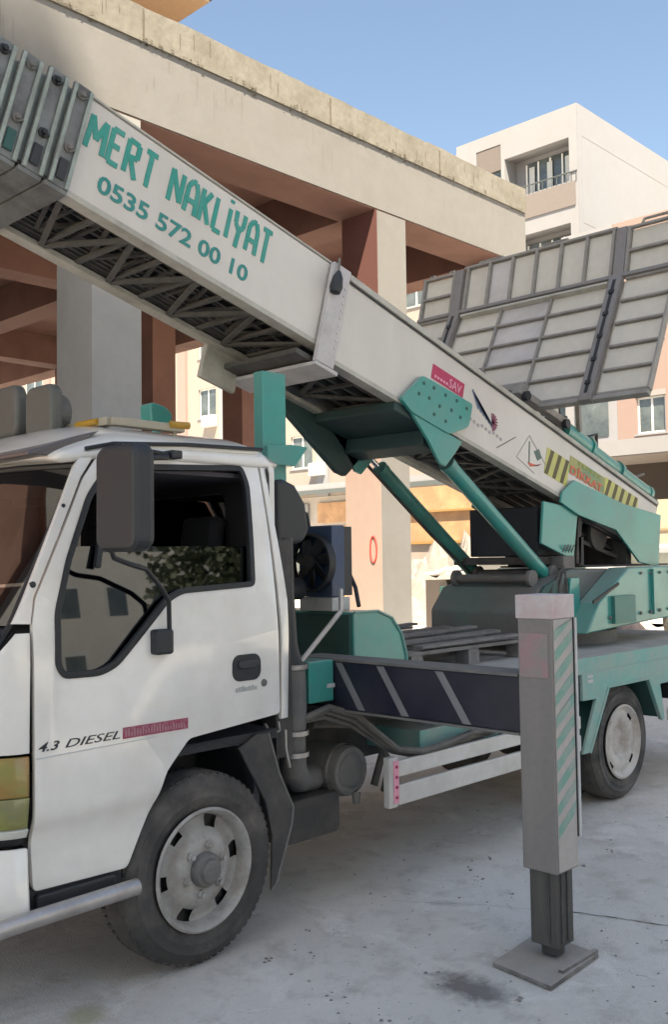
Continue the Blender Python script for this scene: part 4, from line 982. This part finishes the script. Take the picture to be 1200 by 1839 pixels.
for x in (3.34, 3.62):
    b_ = MB(); b_.lathe([(0, -.03), (.06, -.03), (.06, .0), (.03, .0), (.03, .62), (.06, .62), (.06, .65), (0, .65)], (x, .56, 1.50+.1*(x-3.3)), 'y', 18); b_.build('cylinder_pin', chasg, TR)
vb_ = MB(); vb_.box(3.70, 3.86, .50, .62, 1.565, 1.66)
for k in range(4): vb_.tube([(3.72+.04*k, .53, 1.66), (3.72+.04*k, .49, 1.74)], .006, 6)
vb_.build('valve_block', chasg, TR, bevel=.004)
# ---- boom frame of reference: s along the boom (downwards to the rear), t across (up)
TH = R(15.5); A_ = Vector((math.cos(TH), 0, -math.sin(TH))); N_ = Vector((math.sin(TH), 0, math.cos(TH))); BO = Vector((-.334, 0, 3.27))
def bxf(v): return BO+A_*v[0]+Vector((0, v[1], 0))+N_*v[2]
YB0, YB1 = .55, 1.20
def BB(name, m, *boxes, bevel=0, label=None):
    mb = MB(bxf)
    for b in boxes: mb.box(*b)
    return mb.build(name, m, TR, bevel=bevel, label=label)
def channel(nm, s0, s1, y0, y1, t0, t1, m, mf, taper=0.0):
    g = MB(bxf); g.prism([(s0, t0+.0), (s1, t0), (s1, t1-taper), (s0, t1)], y0, y0+.008); g.build(nm+'_side_plate', m, TR)
    g = MB(bxf); g.prism([(s0, t0+.0), (s1, t0), (s1, t1-taper), (s0, t1)], y1-.008, y1); g.build(nm+'_side_plate', m, TR)
    g = MB(bxf); g.add([(s0, y0, t1+.002), (s1, y0, t1-taper+.002), (s1, y1, t1-taper+.002), (s0, y1, t1+.002)], [(0, 1, 2, 3)]); o = g.build(nm+'_top_plate', m, TR); o.modifiers.new('s', 'SOLIDIFY').thickness = .006
    BB(nm+'_flange', mf, (s0, s1, y0-.004, y0+.075, t0-.028, t0-.001)); BB(nm+'_flange', mf, (s0, s1, y1-.075, y1+.004, t0-.028, t0-.001))
channel('section', .0, 1.75, YB0, YB1, .03, .50, boomw, boomflange)
channel('base_section', 1.72, 5.72, YB0-.03, YB1+.03, -.035, .47, boomw, boomflange, .11)
# top rail channel of the base section
tr2 = MB(bxf); tr2.add([(1.74, YB0-.045, .49), (5.72, YB0-.045, .375), (5.72, YB0-.045, .345), (1.74, YB0-.045, .452), (1.74, YB0+.06, .49), (5.72, YB0+.06, .375), (5.72, YB0+.06, .345), (1.74, YB0+.06, .452)], [(0, 1, 2, 3), (4, 5, 6, 7), (0, 1, 5, 4), (3, 2, 6, 7), (0, 3, 7, 4), (1, 2, 6, 5)])
tr2.build('top_rail', boomflange, TR, bevel=.004)
tr3 = MB(bxf); tr3.add([(1.74, YB0-.034, .448), (5.72, YB0-.034, .341), (5.72, YB0-.034, .333), (1.74, YB0-.034, .438)], [(0, 1, 2, 3)]); o = tr3.build('rail_gap', seal, TR); o.modifiers.new('s', 'SOLIDIFY').thickness = .003
BB('top_rail', boomflange, (0, 1.70, YB0-.006, YB0+.05, .502, .512))
# collar where the upper section enters the base section
BB('collar', mat('collar_pale', (.50, .47, .47), .45, dirt=GRIME, dirt_amt=.35, dirt_scale=4), (1.60, 1.74, YB0-.045, YB0-.012, -.10, .50), bevel=.004)
BB('collar', MATS['collar_pale'], (1.60, 1.74, YB1+.012, YB1+.045, -.10, .50), bevel=.004); BB('collar', MATS['collar_pale'], (1.60, 1.78, YB0-.044, YB1+.044, -.125, -.102), bevel=.004)
for k in range(9):
    r = MB(bxf); r.lathe([(0, -.006), (.007, -.004), (.007, .003)], (1.715, YB0-.047, .02+k*.045), 'y', 8); r.build('rivet', boomw, TR)
kn = MB(bxf); kn.lathe([(0, -.035), (.03, -.03), (.038, 0), (.03, .06), (.012, .10), (0, .10)], (1.62, YB0-.07, .34), 'z', 16); kn.build('guide_knob', blackp, TR)
kk = MB(bxf); kk.tube([(1.62, YB0-.07, .42), (1.615, YB0-.06, .52)], .008, 6); kk.build('knob_cable', chasg, TR)
# inner sections, each reaching further out of the front, with their collars
ns = 9
for k in range(1, ns):
    s_ = -.118*k; y_ = .022*k; 
    t0 = .035+.012*k; t1 = .50-.004*k
    BB('inner_section', collr, (s_-.02, .9, YB0+y_, YB0+y_+.006, t0, t1)); BB('inner_section', collr, (s_-.02, .9, YB1-y_-.006, YB1-y_, t0, t1))
    BB('inner_flange', lattm, (s_-.02, 1.6, YB0+y_-.004, YB0+y_+.035, t0-.02, t0-.002), (s_-.02, 1.6, YB1-y_-.035, YB1-y_+.004, t0-.02, t0-.002))
for k in range(0, ns):
    s_ = -.118*k; y_ = .022*k; t0 = .01+.008*k; t1 = .515+.006*k; yy = YB0+y_-.022
    cm = MB(bxf)
    cm.box(s_-.098, s_-.0, yy, yy+.018, t0, t1)
    cm.build('section_collar', collm, TR, bevel=.003)
    cr = MB(bxf); cr.box(s_-.098, s_-.082, yy-.012, yy-.001, t0, t1-.01); cr.box(s_-.02, s_-.0, yy-.012, yy-.001, t0, t1-.01); cr.build('collar_rib', collr, TR, bevel=.003)
    cr = MB(bxf); cr.box(s_-.095, s_-.005, YB1-y_+.004, YB1-y_+.022, t0, t1); cr.box(s_-.11, s_-.0, YB0+y_-.02, YB1-y_+.02, t0-.022, t0-.002); cr.build('collar_frame', collm, TR)
    for (tq, sq) in ((t1-.05, -.052), (t0+.19, -.048)):
        b_ = MB(bxf); b_.lathe([(0, -.028), (.012, -.026), (.013, -.008), (.024, -.006), (.024, .0)], (s_+sq, yy, tq), 'y', 8); b_.tube([(s_+sq+.0, yy-.012, tq-.02), (s_+sq+.025, yy-.012, tq+.0)], .006, 6); b_.build('collar_bolt', seal if k % 2 else chasg, TR)
    gd_ = MB(bxf); gd_.box(s_-.074, s_-.03, yy-.010, yy-.001, t0+.03, t0+.13); gd_.build('guide_roller', teald if k > 1 else blackp, TR, bevel=.006)
fr = MB(bxf)
for k in range(0, 5): fr.box(-1.0-.0, -.98, YB0+.2, YB1-.2, .05+.08*k, .09+.08*k)
fr.build('section_rung', lattm, TR)
# lattice under the boom: diagonals and rungs, one part each
def lattice(s0, s1, t, y0, y1, step, m, w=.028, nm='lattice_bar'):
    s = s0; k = 0
    while s+step <= s1:
        g = MB(bxf); a = (s, y0, t); b = (s+step, y1, t)
        if k % 2: a, b = (s, y1, t), (s+step, y0, t)
        g.bar(a, b, w, .018); g.build(nm, m, TR)
        g = MB(bxf); g.bar((s+step, y0, t+.012), (s+step, y1, t+.012), w*.9, .018); g.build('lattice_rung', m, TR)
        s += step; k += 1
lattice(.02, 1.62, .02, YB0+.06, YB1-.06, .20, lattm)
lattice(.0, 1.55, .07, YB0+.10, YB1-.10, .155, lattm, .022)
lattice(-.2, 1.50, .12, YB0+.14, YB1-.14, .23, lattm, .022)
lattice(1.80, 4.2, -.02, YB0+.04, YB1-.04, .30, lattm)
for y in (.68, .78, .88, .98, 1.08):
    BB('inner_rail', lattm, (-.1, 4.3, y-.012, y+.012, .085+.02*abs(y-.88), .125))
BB('channel_dark', mat('boom_inside', (.04, .037, .035), .85), (.02, 5.5, YB0+.03, YB1-.03, .20, .21))
for y in (.62, .73, .83, .93, 1.03, 1.13):
    BB('inner_rail', lattm, (1.85, 5.0, y-.014, y+.014, .0, .03))
cb = MB(bxf)
for i, y in enumerate((.70, .80, 1.0, 1.06)): cb.tube([(-.9+.2*i, y, .10), (1.6, y+.02, .06), (4.2, y, .03)], .006, 5)
cb.build('hoist_cable', chasg, TR)
# dark bracket hanging under the collar, far side
BB('under_bracket', boomflange, (1.35, 1.62, YB1-.02, YB1+.02, -.20, .02), bevel=.01); BB('under_bracket', lattm, (1.5, 1.74, YB0+.02, YB1-.02, -.09, -.06))
# lettering
def lx(s0, t0, yb=YB0, sl=0.0):
    return lambda u, v, d: tuple(bxf((s0+u+sl*v, yb-.0015-(d if d > 0 else 0), t0+v)))
GL = {'M': (1.25, [((0, 0), (.08, 1)), ((.08, 1), (.5, .35)), ((.5, .35), (.92, 1)), ((.92, 1), (1, 0))]),
 'E': (.85, [((0, 0), (0, 1)), ((0, 1), (.95, 1)), ((0, .52), (.8, .52)), ((0, 0), (.95, 0))]),
 'R': (.95, [((0, 0), (0, 1)), ((0, 1), (.85, .97)), ((.85, .97), (.85, .55)), ((.85, .55), (0, .48)), ((.3, .5), (.95, -.08))]),
 'T': (.9, [((0, 1), (1, 1)), ((.5, 1), (.5, -.05))]),
 'N': (.95, [((0, 0), (0, 1)), ((0, 1), (.95, .1)), ((.95, .1), (.95, 1))]),
 'A': (.9, [((0, 0), (.05, .8)), ((.05, .8), (.35, 1)), ((.35, 1), (.7, 1)), ((.7, 1), (.95, .75)), ((.95, .75), (1, 0)), ((0, .38), (1, .38))]),
 'K': (.85, [((0, 0), (0, 1)), ((0, .42), (.85, 1)), ((.3, .55), (.95, 0))]),
 'L': (.75, [((0, 1), (0, 0)), ((0, 0), (.95, 0))]),
 'İ': (.25, [((.3, 0), (.3, .92)), ((.3, 1.12), (.3, 1.22))]),
 'Y': (.85, [((0, 1), (.05, .62)), ((.05, .62), (.5, .42)), ((.95, 1), (.9, .6)), ((.9, .6), (.5, .42)), ((.5, .42), (.42, -.12))]), ' ': (.55, [])}
def glyphs(txt, s0, s1, t0, h, h2, tk):
    gap = .43; tot = sum(GL[c][0] for c in txt)+gap*(len(txt)-1); u = (s1-s0)/tot; s = s0
    for c in txt:
        wch, st_ = GL[c]; hh = h+(h2-h)*(s-s0)/(s1-s0)
        if st_:
            g = MB(bxf); W__ = wch*u
            for n__, ((a, b), (c_, d_)) in enumerate(st_):
                g.bar((s+a*W__, YB0-.0022-.0003*n__, t0+b*hh), (s+c_*W__, YB0-.0022-.0003*n__, t0+d_*hh), .002, tk, side=(0, 1, 0))
            g.build('company_letter', tprint, TR)
        s += wch*u+gap*u
glyphs('MERT NAKLİYAT', .03, 1.165, .268, .165, .175, .027)
place_text('0535 572 00 10', 'phone_lettering', mat('print_teal_deep', (.02, .22, .20), .5), TR, lx(.135, .10), .925, .088, .022)
# stickers on the base section
YS = YB0-.03
BB('round_sticker', redd, (2.58, 2.92, YS-.0022, YS-.0005, .205, .30))
for k in range(5): BB('sticker_print', pink, (2.61+k*.03, 2.63+k*.03, YS-.004, YS-.0025, .222, .238))
place_text('SAV', 'sticker_word', pink, TR, lx(2.76, .215, YS-.0025), .13, .06, .01)
# eagle-like emblem: plume of dark strokes over a red burst
em = MB(bxf)
for k in range(7): em.bar((3.01+.02*k, YS-.002, .30-.012*k), (3.10+.035*k, YS-.002, .20-.012*k), .002, .016, side=(0, 1, 0))
em.build('emblem', navy, TR)
em = MB(bxf)
for k in range(9): 
    a = R(-70+k*22); em.bar((3.27, YS-.0035, .17), (3.27+.06*math.cos(a), YS-.0035, .17+.06*math.sin(a)), .002, .012, side=(0, 1, 0))
em.build('emblem_burst', mat('burst_maroon', (.22, .05, .10), .6), TR)
em = MB(bxf)
for k in range(9): em.box(3.02+k*.045, 3.045+k*.045, YS-.002, YS-.0005, .095-.006*(k % 3), .115-.006*(k % 3))
em.build('emblem_caption', mat('caption_grey', (.34, .30, .31), .6), TR)
em = MB(bxf); em.bar((3.36, YS-.002, .02), (3.56, YS-.002, .17), .002, .006, side=(0, 1, 0)); em.build('scratch', chasg, TR)
em = MB(bxf); em.bar((3.60, YS-.002, .04), (3.72, YS-.002, .24), .002, .005, side=(0, 1, 0)); em.bar((3.72, YS-.0028, .24), (3.98, YS-.0028, .10), .002, .005, side=(0, 1, 0)); em.bar((3.60, YS-.0024, .04), (3.84, YS-.0024, .0), .002, .005, side=(0, 1, 0)); em.build('warning_sticker_border', MATS['caption_grey'], TR)
em = MB(bxf); em.prism([(3.74, .05), (3.78, .03), (3.86, .06), (3.92, .10), (3.88, .07)], YS-.0024, YS-.0005); em.build('warning_figure', redo, TR)
em = MB(bxf); em.prism([(3.80, .15), (3.86, .19), (3.91, .14), (3.86, .10)], YS-.0024, YS-.0005); em.bar((3.73, YS-.0028, .20), (3.76, YS-.0028, .05), .002, .010, side=(0, 1, 0)); em.build('warning_figure', MATS['caption_grey'] if 0 else mat('figure_green', (.08, .14, .12), .6), TR)
def stripes(s0, s1, t0, t1, n):
    BB('hazard_panel', yel, (s0, s1, YS-.0022, YS-.0005, t0, t1)); w_ = (s1-s0)/n
    for k in range(n):
        a = s0+k*w_+.004; b = min(a+w_*.42, s1-.002)
        g = MB(bxf); g.prism([(a, t0+.002), (b, t0+.002), (min(b+.05, s1), t1-.002), (min(a+.05, s1-.01), t1-.002)], YS-.0038, YS-.0025); g.build('hazard_stripe', blk, TR)
stripes(3.96, 4.28, .045, .24, 3); stripes(4.82, 5.38, .13, .30, 5)
BB('hazard_panel', mat('worn_yellow', (.34, .33, .12), .55, dirt=(.06, .24, .20), dirt_amt=.8, dirt_scale=9), (4.282, 4.815, YS-.0022, YS-.0005, .16, .29))
place_text('DİKKAT', 'hazard_word', redo, TR, lx(4.30, .155, YS-.0025), .48, .085, .02)
BB('hazard_print', mat('olive', (.25, .27, .06), .6), *[(4.40+k*.06, 4.435+k*.06, YS-.004, YS-.0025, .255, .28) for k in range(6)])
# perforated teal clamp plate and the cylinder lugs
cpl = MB(bxf); cpl.prism(rnd([(2.30, -.05), (2.46, .165), (2.99, .185), (2.98, .02), (2.80, -.095), (2.42, -.095)], .03), YS-.04, YS-.012); cpl.build('clamp_plate', teal, TR, bevel=.004)
for sx, tx in ((2.48, .12), (2.58, .13), (2.70, .13), (2.82, .14), (2.93, .13), (2.45, .04), (2.55, .05), (2.66, .04), (2.78, .06), (2.88, .05), (2.62, -.03), (2.74, -.03)):
    b_ = MB(bxf); b_.lathe([(0, -.002), (.012, -.002), (.012, .004)], (sx, YS-.041, tx), 'y', 10); b_.build('plate_hole', teald, TR)
for yq in (YS-.03, YB1+.0):
    lug = MB(bxf); lug.prism([(2.42, -.09), (2.95, -.09), (2.90, -.18), (2.82, -.30), (2.76, -.30), (2.62, -.20)], yq, yq+.022); lug.build('cylinder_lug', teal, TR, bevel=.004)
yoke = MB(bxf); yoke.box(2.30, 2.95, YS, YB1+.03, -.12, -.055); yoke.box(2.62, 2.78, YS+.02, YB1, -.22, -.12); yoke.build('boom_yoke', mat('yoke_dark', (.022, .055, .052), .6, dirt=(.05, .05, .045), dirt_amt=.6), TR, bevel=.01)
yk = MB(bxf); yk.prism([(1.95, -.06), (2.9, -.06), (2.85, -.12), (2.68, -.36), (2.60, -.36), (2.0, -.12)], YB1+.0, YB1+.05); yk.build('boom_yoke', mat('yoke_dark', (.022, .055, .052), .6, dirt=(.05, .05, .045), dirt_amt=.6), TR, bevel=.01)
# lift cylinders
def cyl(name, a, b, f, rb_, rr_, m):
    a, b = Vector(a), Vector(b); c = a.lerp(b, f)
    g = MB(); g.tube([c, b], rb_, 20); g.tube([c+(a-b).normalized()*.0, c+(b-a).normalized()*.05], rb_*1.08, 20); o = g.build(name, m, TR)
    r = MB(); r.tube([a, c], rr_, 14); r.build('piston_rod', chrome, o)
    e = MB(); e.lathe([(0, -.04), (.035, -.04), (.035, .04), (0, .04)], tuple(a), 'y', 14); e.build('rod_eye', chas, o)
    return o
cyl('lift_cylinder', at(774, 800, 1, .57), at(1015, 1074, 1, .60), .10, .052, .018, teal)
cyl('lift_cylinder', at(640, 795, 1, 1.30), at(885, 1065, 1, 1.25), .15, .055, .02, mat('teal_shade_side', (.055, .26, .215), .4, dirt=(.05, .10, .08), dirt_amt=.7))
p0 = at(655, 830, 1, 1.26); p1 = at(880, 1062, 1, 1.21)
hh = MB(); hh.tube([p0, p0.lerp(p1, .5)+Vector((0, 0, -.03)), p1], .012, 6); hh.build('cylinder_hose', chas, TR)
# teal rear pivot frame
q = [at(*p, 1, .50) for p in ((1009, 883), (1030, 862), (1120, 905), (1186, 925), (1182, 1018), (1148, 1010), (1106, 952), (1038, 925), (1006, 902))]
for y in (.49, 1.27):
    pv = MB(); pv.prism([(v.x, v.z) for v in q], y, y+.018); pv.build('pivot_plate', teal, TR, bevel=.004)
q = [at(*p, 1, .53) for p in ((974, 900), (1036, 914), (1028, 1006), (970, 976))]
pv = MB(); pv.prism([(v.x, v.z) for v in q], .515, .535); pv.build('hanger_plate', teal, TR, bevel=.004)

# winch drum box under the boom, dark
B(TR, 'winch_box', mat('winch_dark', (.02, .025, .03), .7), (3.55, 3.95, .62, 1.22, 1.66, 2.02), bevel=.01)
B(TR, 'winch_tray', chas, (3.45, 3.98, .60, 1.3, 1.60, 1.655))
q = [at(*p, 1, .56) for p in ((1040, 925), (1036, 1012), (1044, 1012), (1046, 925))]
pv = MB(); pv.prism([(v.x, v.z) for v in q], .56, 1.20); pv.build('pivot_column', chas, TR)
dr = MB(); dr.lathe([(0, 0), (.13, 0), (.13, .03), (.09, .04), (.09, .46), (.13, .47), (.13, .5), (0, .5)], (4.45, .62, 1.83), 'y', 24); dr.build('winch_drum', chas, TR)
for i, (a, b) in enumerate((((4.12, .60, 1.95), (5.0, .60, 1.72)), ((4.1, .7, 1.88), (5.0, .7, 1.66)), ((4.1, .66, 1.80), (4.9, .66, 1.62)))):
    g = MB(); g.bar(a, b, .03, .03); g.build('pivot_strut', chas, TR)
B(TR, 'turret_column', chas, (4.03, 4.10, .56, 1.2, 1.586, 1.80)); B(TR, 'turret_column', chas, (4.78, 4.86, .56, 1.2, 1.586, 1.80))
bl = MB(); bl.box(4.0, 5.4, .50, 1.25, 1.571, 1.585); bl.build('turret_top_plate', chas, TR)
# hoist motor lying on the boom tail
a = at(1008, 772, 1, .80); b = at(1160, 886, 1, .80)
a = at(1008, 772, 1, .70); b = at(1162, 888, 1, .70)
wm = MB(); wm.tube([a, a.lerp(b, .26)], .085, 20); wm.tube([a.lerp(b, .26), b], .070, 20); wm.tube([a.lerp(b, .60), a.lerp(b, .63)], .088, 20); wm.tube([a.lerp(b, .25), a.lerp(b, .275)], .098, 20); wm.tube([a.lerp(b, .97), b], .078, 20)
wm.build('hoist_cylinder', teal, TR)
wc = MB(); wc.bar(a.lerp(b, .0)+Vector((0, .02, -.13)), b+Vector((0, .02, -.10)), .24, .10); wc.build('hoist_base', teald, TR, bevel=.01)
wx = MB(); wx.tube([a+Vector((-.22, 0, .06)), a+Vector((-.1, .0, .02)), a], .03, 8); wx.tube([a+Vector((-.2, -.05, -.08)), a+Vector((-.1, -.05, .08)), a+Vector((0, -.05, .09))], .015, 8); wx.lathe([(0, 0), (.05, 0), (.05, .06), (0, .06)], a+Vector((-.12, -.06, -.04)), 'y', 10); wx.build('hoist_fitting', chas, TR, bevel=.004)
wt = MB(bxf); wt.lathe([(0, 0), (.085, 0), (.085, .05), (.05, .06), (.05, .12), (.085, .13), (.085, .17), (0, .17)], (5.66, .66, .46), 'y', 20); wt.tube([(5.5, .7, .50), (5.62, .7, .58), (5.78, .7, .66)], .012, 6); wt.build('tail_pulley', chasg, TR)
gh = MB(); c = at(948, 772, 1, .8); gh.tube([at(1052, 786, 1, .7), at(1072, 780, 1, .7), at(1072, 806, 1, .7)], .014, 8); gh.build('grab_handle', seal, TR)

# ---- load platform folded up behind the boom: underside facing the camera
P0 = Vector((4.0, 0, 3.66)); DN = Vector((-.47, 0, -.89)).normalized(); UPF = Vector((.10, 0, .40)).normalized()
def fxf(v): return P0+DN*v[0]+Vector((0, v[1], 0))+DN.cross(Vector((0, 1, 0)))*(-v[2])
def uxf(v): return P0+Vector((.01, 0, .03))+UPF*v[0]+Vector((0, v[1], 0))+UPF.cross(Vector((0, 1, 0)))*(v[2])
nrm = DN.cross(Vector((0, 1, 0)))
sgn = 1 if nrm.x < 0 else -1
def fxf(v): return P0+DN*v[0]+Vector((0, v[1], 0))+nrm*(sgn*v[2])
nr2 = UPF.cross(Vector((0, 1, 0))); sg2 = 1 if nr2.x < 0 else -1
def uxf(v): return P0+Vector((.01, 0, .03))+UPF*v[0]+Vector((0, v[1], 0))+nr2*(sg2*v[2])
def PB(xf, name, m, *b, bevel=0, label=None):
    mb = MB(xf)
    for q_ in b: mb.box(*q_)
    return mb.build(name, m, TR, bevel=bevel, label=label)
FL = 1.02
rows = [.0, .205, .41, .615, .82, FL]
colsm = [.225, .70, 1.16, 1.56]
for i in range(5):
    for j in range(3):
        m_ = gmetp if (j == 1 and i in (0, 1, 2)) else gmet
        PB(fxf, 'floor_panel', m_, (rows[i]+.014, rows[i+1]-.002, colsm[j]+.014, colsm[j+1]-.004, -.004+.002*random.random(), .0))
    PB(fxf, 'floor_panel', gmet, (rows[i]+.014, rows[i+1]-.002, -.26, .10, -.003, .001))
    PB(fxf, 'floor_panel', gmet, (rows[i]+.014, rows[i+1]-.002, 1.70, 2.0, -.003, .001))
PB(fxf, 'floor_sheet', gmet, (0.0, FL+.01, -.28, 2.03, -.020, -.008))
for i, r_ in enumerate(rows):
    for (ya, yb_) in ((-.275, .095), (.235, 1.56), (1.70, 2.02)):
        PB(fxf, 'floor_rib', grib, (r_-.008, r_+.008, ya, yb_, .001, .026))
for y_ in (.70, 1.16):
    PB(fxf, 'floor_rib', grib, (-.0, FL, y_-.008, y_+.008, .002, .030))
for y_ in (.163, 1.63):
    PB(fxf, 'platform_rail', mat('rail_greybrown', (.20, .185, .18), .5, dirt=GRIME, dirt_amt=.5), (-.03, FL+.06, y_-.05, y_+.05, .004, .055), bevel=.004)
    PB(fxf, 'rail_channel', seal, (.02, FL, y_-.012, y_+.012, .0552, .058))
    for k in range(5):
        b_ = MB(fxf); b_.lathe([(0, 0), (.014, 0)], (0, 0, 0), 'z', 8); 
        PB(fxf, 'rail_bolt', seal, (.12+.2*k, .15+.2*k, y_-.02, y_+.02, .0585, .066))
PB(fxf, 'platform_edge', grib, (FL+.012, FL+.05, -.29, 2.04, -.02, .03), bevel=.004)
PB(fxf, 'platform_edge', grib, (-.02, FL+.01, -.295, -.277, -.02, .034), bevel=.003)
PB(fxf, 'seam_rail', MATS['rail_greybrown'], (-.045, -.012, -.29, 2.04, .0, .045), bevel=.006)
PB(fxf, 'seam_rail', boomflange, (.013, .035, .225, 1.56, .002, .05), bevel=.006)
HF = .40
ucols = [.225+(1.56-.225)*k/6 for k in range(7)]
PB(uxf, 'flap_sheet', gmet, (0, HF, .21, 1.58, -.02, -.010))
for j in range(6): PB(uxf, 'flap_panel', gmetp if j in (4,) else gmet, (.012, HF-.012, ucols[j]+.012, ucols[j+1]-.012, -.009, -.002+.002*random.random()))
for y_ in ucols: PB(uxf, 'flap_rib', grib, (0, HF, y_-.011, y_+.011, -.001, .030))
PB(uxf, 'flap_edge', grib, (HF, HF+.022, .20, 1.60, -.02, .03), bevel=.004); PB(uxf, 'flap_edge', grib, (-.012, .012, .20, 1.60, -.02, .026), bevel=.004)
for (ya, yb_) in ((-.28, .10), (1.70, 2.02)):
    PB(uxf, 'side_flap_sheet', gmet, (.0, HF-.02, ya, yb_, -.02, -.010))
    for k in range(2): PB(uxf, 'side_flap_panel', gmet, (.012+k*.19, .18+k*.19, ya+.015, yb_-.015, -.009, -.003))
    for k in range(3): PB(uxf, 'side_flap_rib', grib, (k*.19-.0, k*.19+.018, ya, yb_, -.001, .028))
    for y_ in (ya, yb_): PB(uxf, 'side_flap_rib', grib, (0, HF-.0, y_-.012, y_+.012, -.02, .030))
PB(uxf, 'platform_rail', MATS['rail_greybrown'], (.0, HF, .115, .195, -.01, .04), bevel=.004); PB(uxf, 'platform_rail', MATS['rail_greybrown'], (.0, HF, 1.60, 1.68, -.01, .04), bevel=.004)
for ya, yb_ in ((.62, .88), (1.22, 1.48), (-.2, 0.02)):
    h_ = MB(uxf); h_.tube([(HF, ya, 0), (HF+.045, ya+.02, 0), (HF+.045, yb_-.02, 0), (HF, yb_, 0)], .012, 8); h_.build('flap_handle', grib, TR)
for y_ in (1.74, 1.95):
    h_ = MB(uxf); h_.tube([(HF-.02, y_-.02, 0), (HF+.03, y_-.01, 0), (HF+.03, y_+.03, 0), (HF-.02, y_+.035, 0)], .009, 8); h_.build('latch', pink if 0 else grib, TR)
# carriage legs holding the platform on the boom
cr_ = MB(); a = at(1038, 712, 1, .62); b = at(1041, 775, 1, .62); cr_.bar(a, b, .035, .035); cr_.build('platform_strut', grib, TR); cr_ = MB(); cr_.bar(a+Vector((0, .5, 0)), b+Vector((0, .5, 0)), .035, .035); cr_.build('platform_strut', grib, TR)
cg = MB(bxf); cg.box(3.55, 4.25, YB0-.02, YB0+.05, .50, .55); cg.box(3.55, 4.25, YB1-.05, YB1+.02, .50, .55); cg.box(3.6, 3.66, YB0, YB1, .55, .60); cg.build('carriage', grib, TR, bevel=.004)
for k in range(4):
    w = MB(bxf); w.lathe([(0, -.02), (.035, -.02), (.035, .02), (0, .02)], (3.62+.55*(k % 2), (YB0-.03) if k < 2 else YB1+.03, .50), 'y', 14); w.build('carriage_roller', seal, TR)
# teal mast head on the far side of the cab roof
c = at(284, 744, 1, 1.9); m_ = MB(); m_.prism(rnd([(c.x-.08, c.z-.08), (c.x+.06, c.z-.08), (c.x+.09, c.z+.0), (c.x+.03, c.z+.05), (c.x-.09, c.z+.07)], .04), 1.86, 1.98); m_.build('far_bracket', teal, TR, bevel=.01)
m_ = MB(); m_.tube([(c.x, 1.92, c.z-.08), (c.x, 1.92, 1.0), (c.x+.1, 1.7, .95)], .03, 8); m_.build('far_bracket_post', teal, TR)

# ================================================================== PALLET on the deck
PX0, PX1, PY0, PY1 = 1.77, 3.02, .37, 1.50
pt = empty('pallet', (PX0, PY0, .999), 'grey weathered wooden pallet lying on the truck deck in front of the turntable', 'pallet')
for k in range(7):
    y = PY0+k*(PY1-PY0-.10)/6
    z0 = 1.095+random.uniform(0, .004)
    B(pt, 'deck_board', wood, (PX0+random.uniform(-.015, .015), PX1+random.uniform(-.015, .015), y, y+.10, z0, z0+.022), bevel=.002)
for k in range(3):
    x = PX0+.02+k*(PX1-PX0-.14)/2; B(pt, 'stringer_board', wood, (x, x+.10, PY0+.002, PY1-.002, 1.074, 1.094))
for i in range(3):
    for j in range(3):
        x = PX0+.02+i*(PX1-PX0-.14)/2; y = PY0+.003+j*(PY1-PY0-.11)/2; B(pt, 'block', wood, (x, x+.11, y, y+.10, 1.0, 1.0735))
for k in range(9):
    y = PY0+.02+.12*k; z = 1.121+.018*(k % 2)
    g_ = MB(); g_.bar((PX0+random.uniform(0, .12), y, z+.02), (PX1-random.uniform(0, .15), y+random.uniform(-.05, .05), z+.022+random.uniform(0, .03)), .075, .016); g_.build('loose_board', wood, pt)
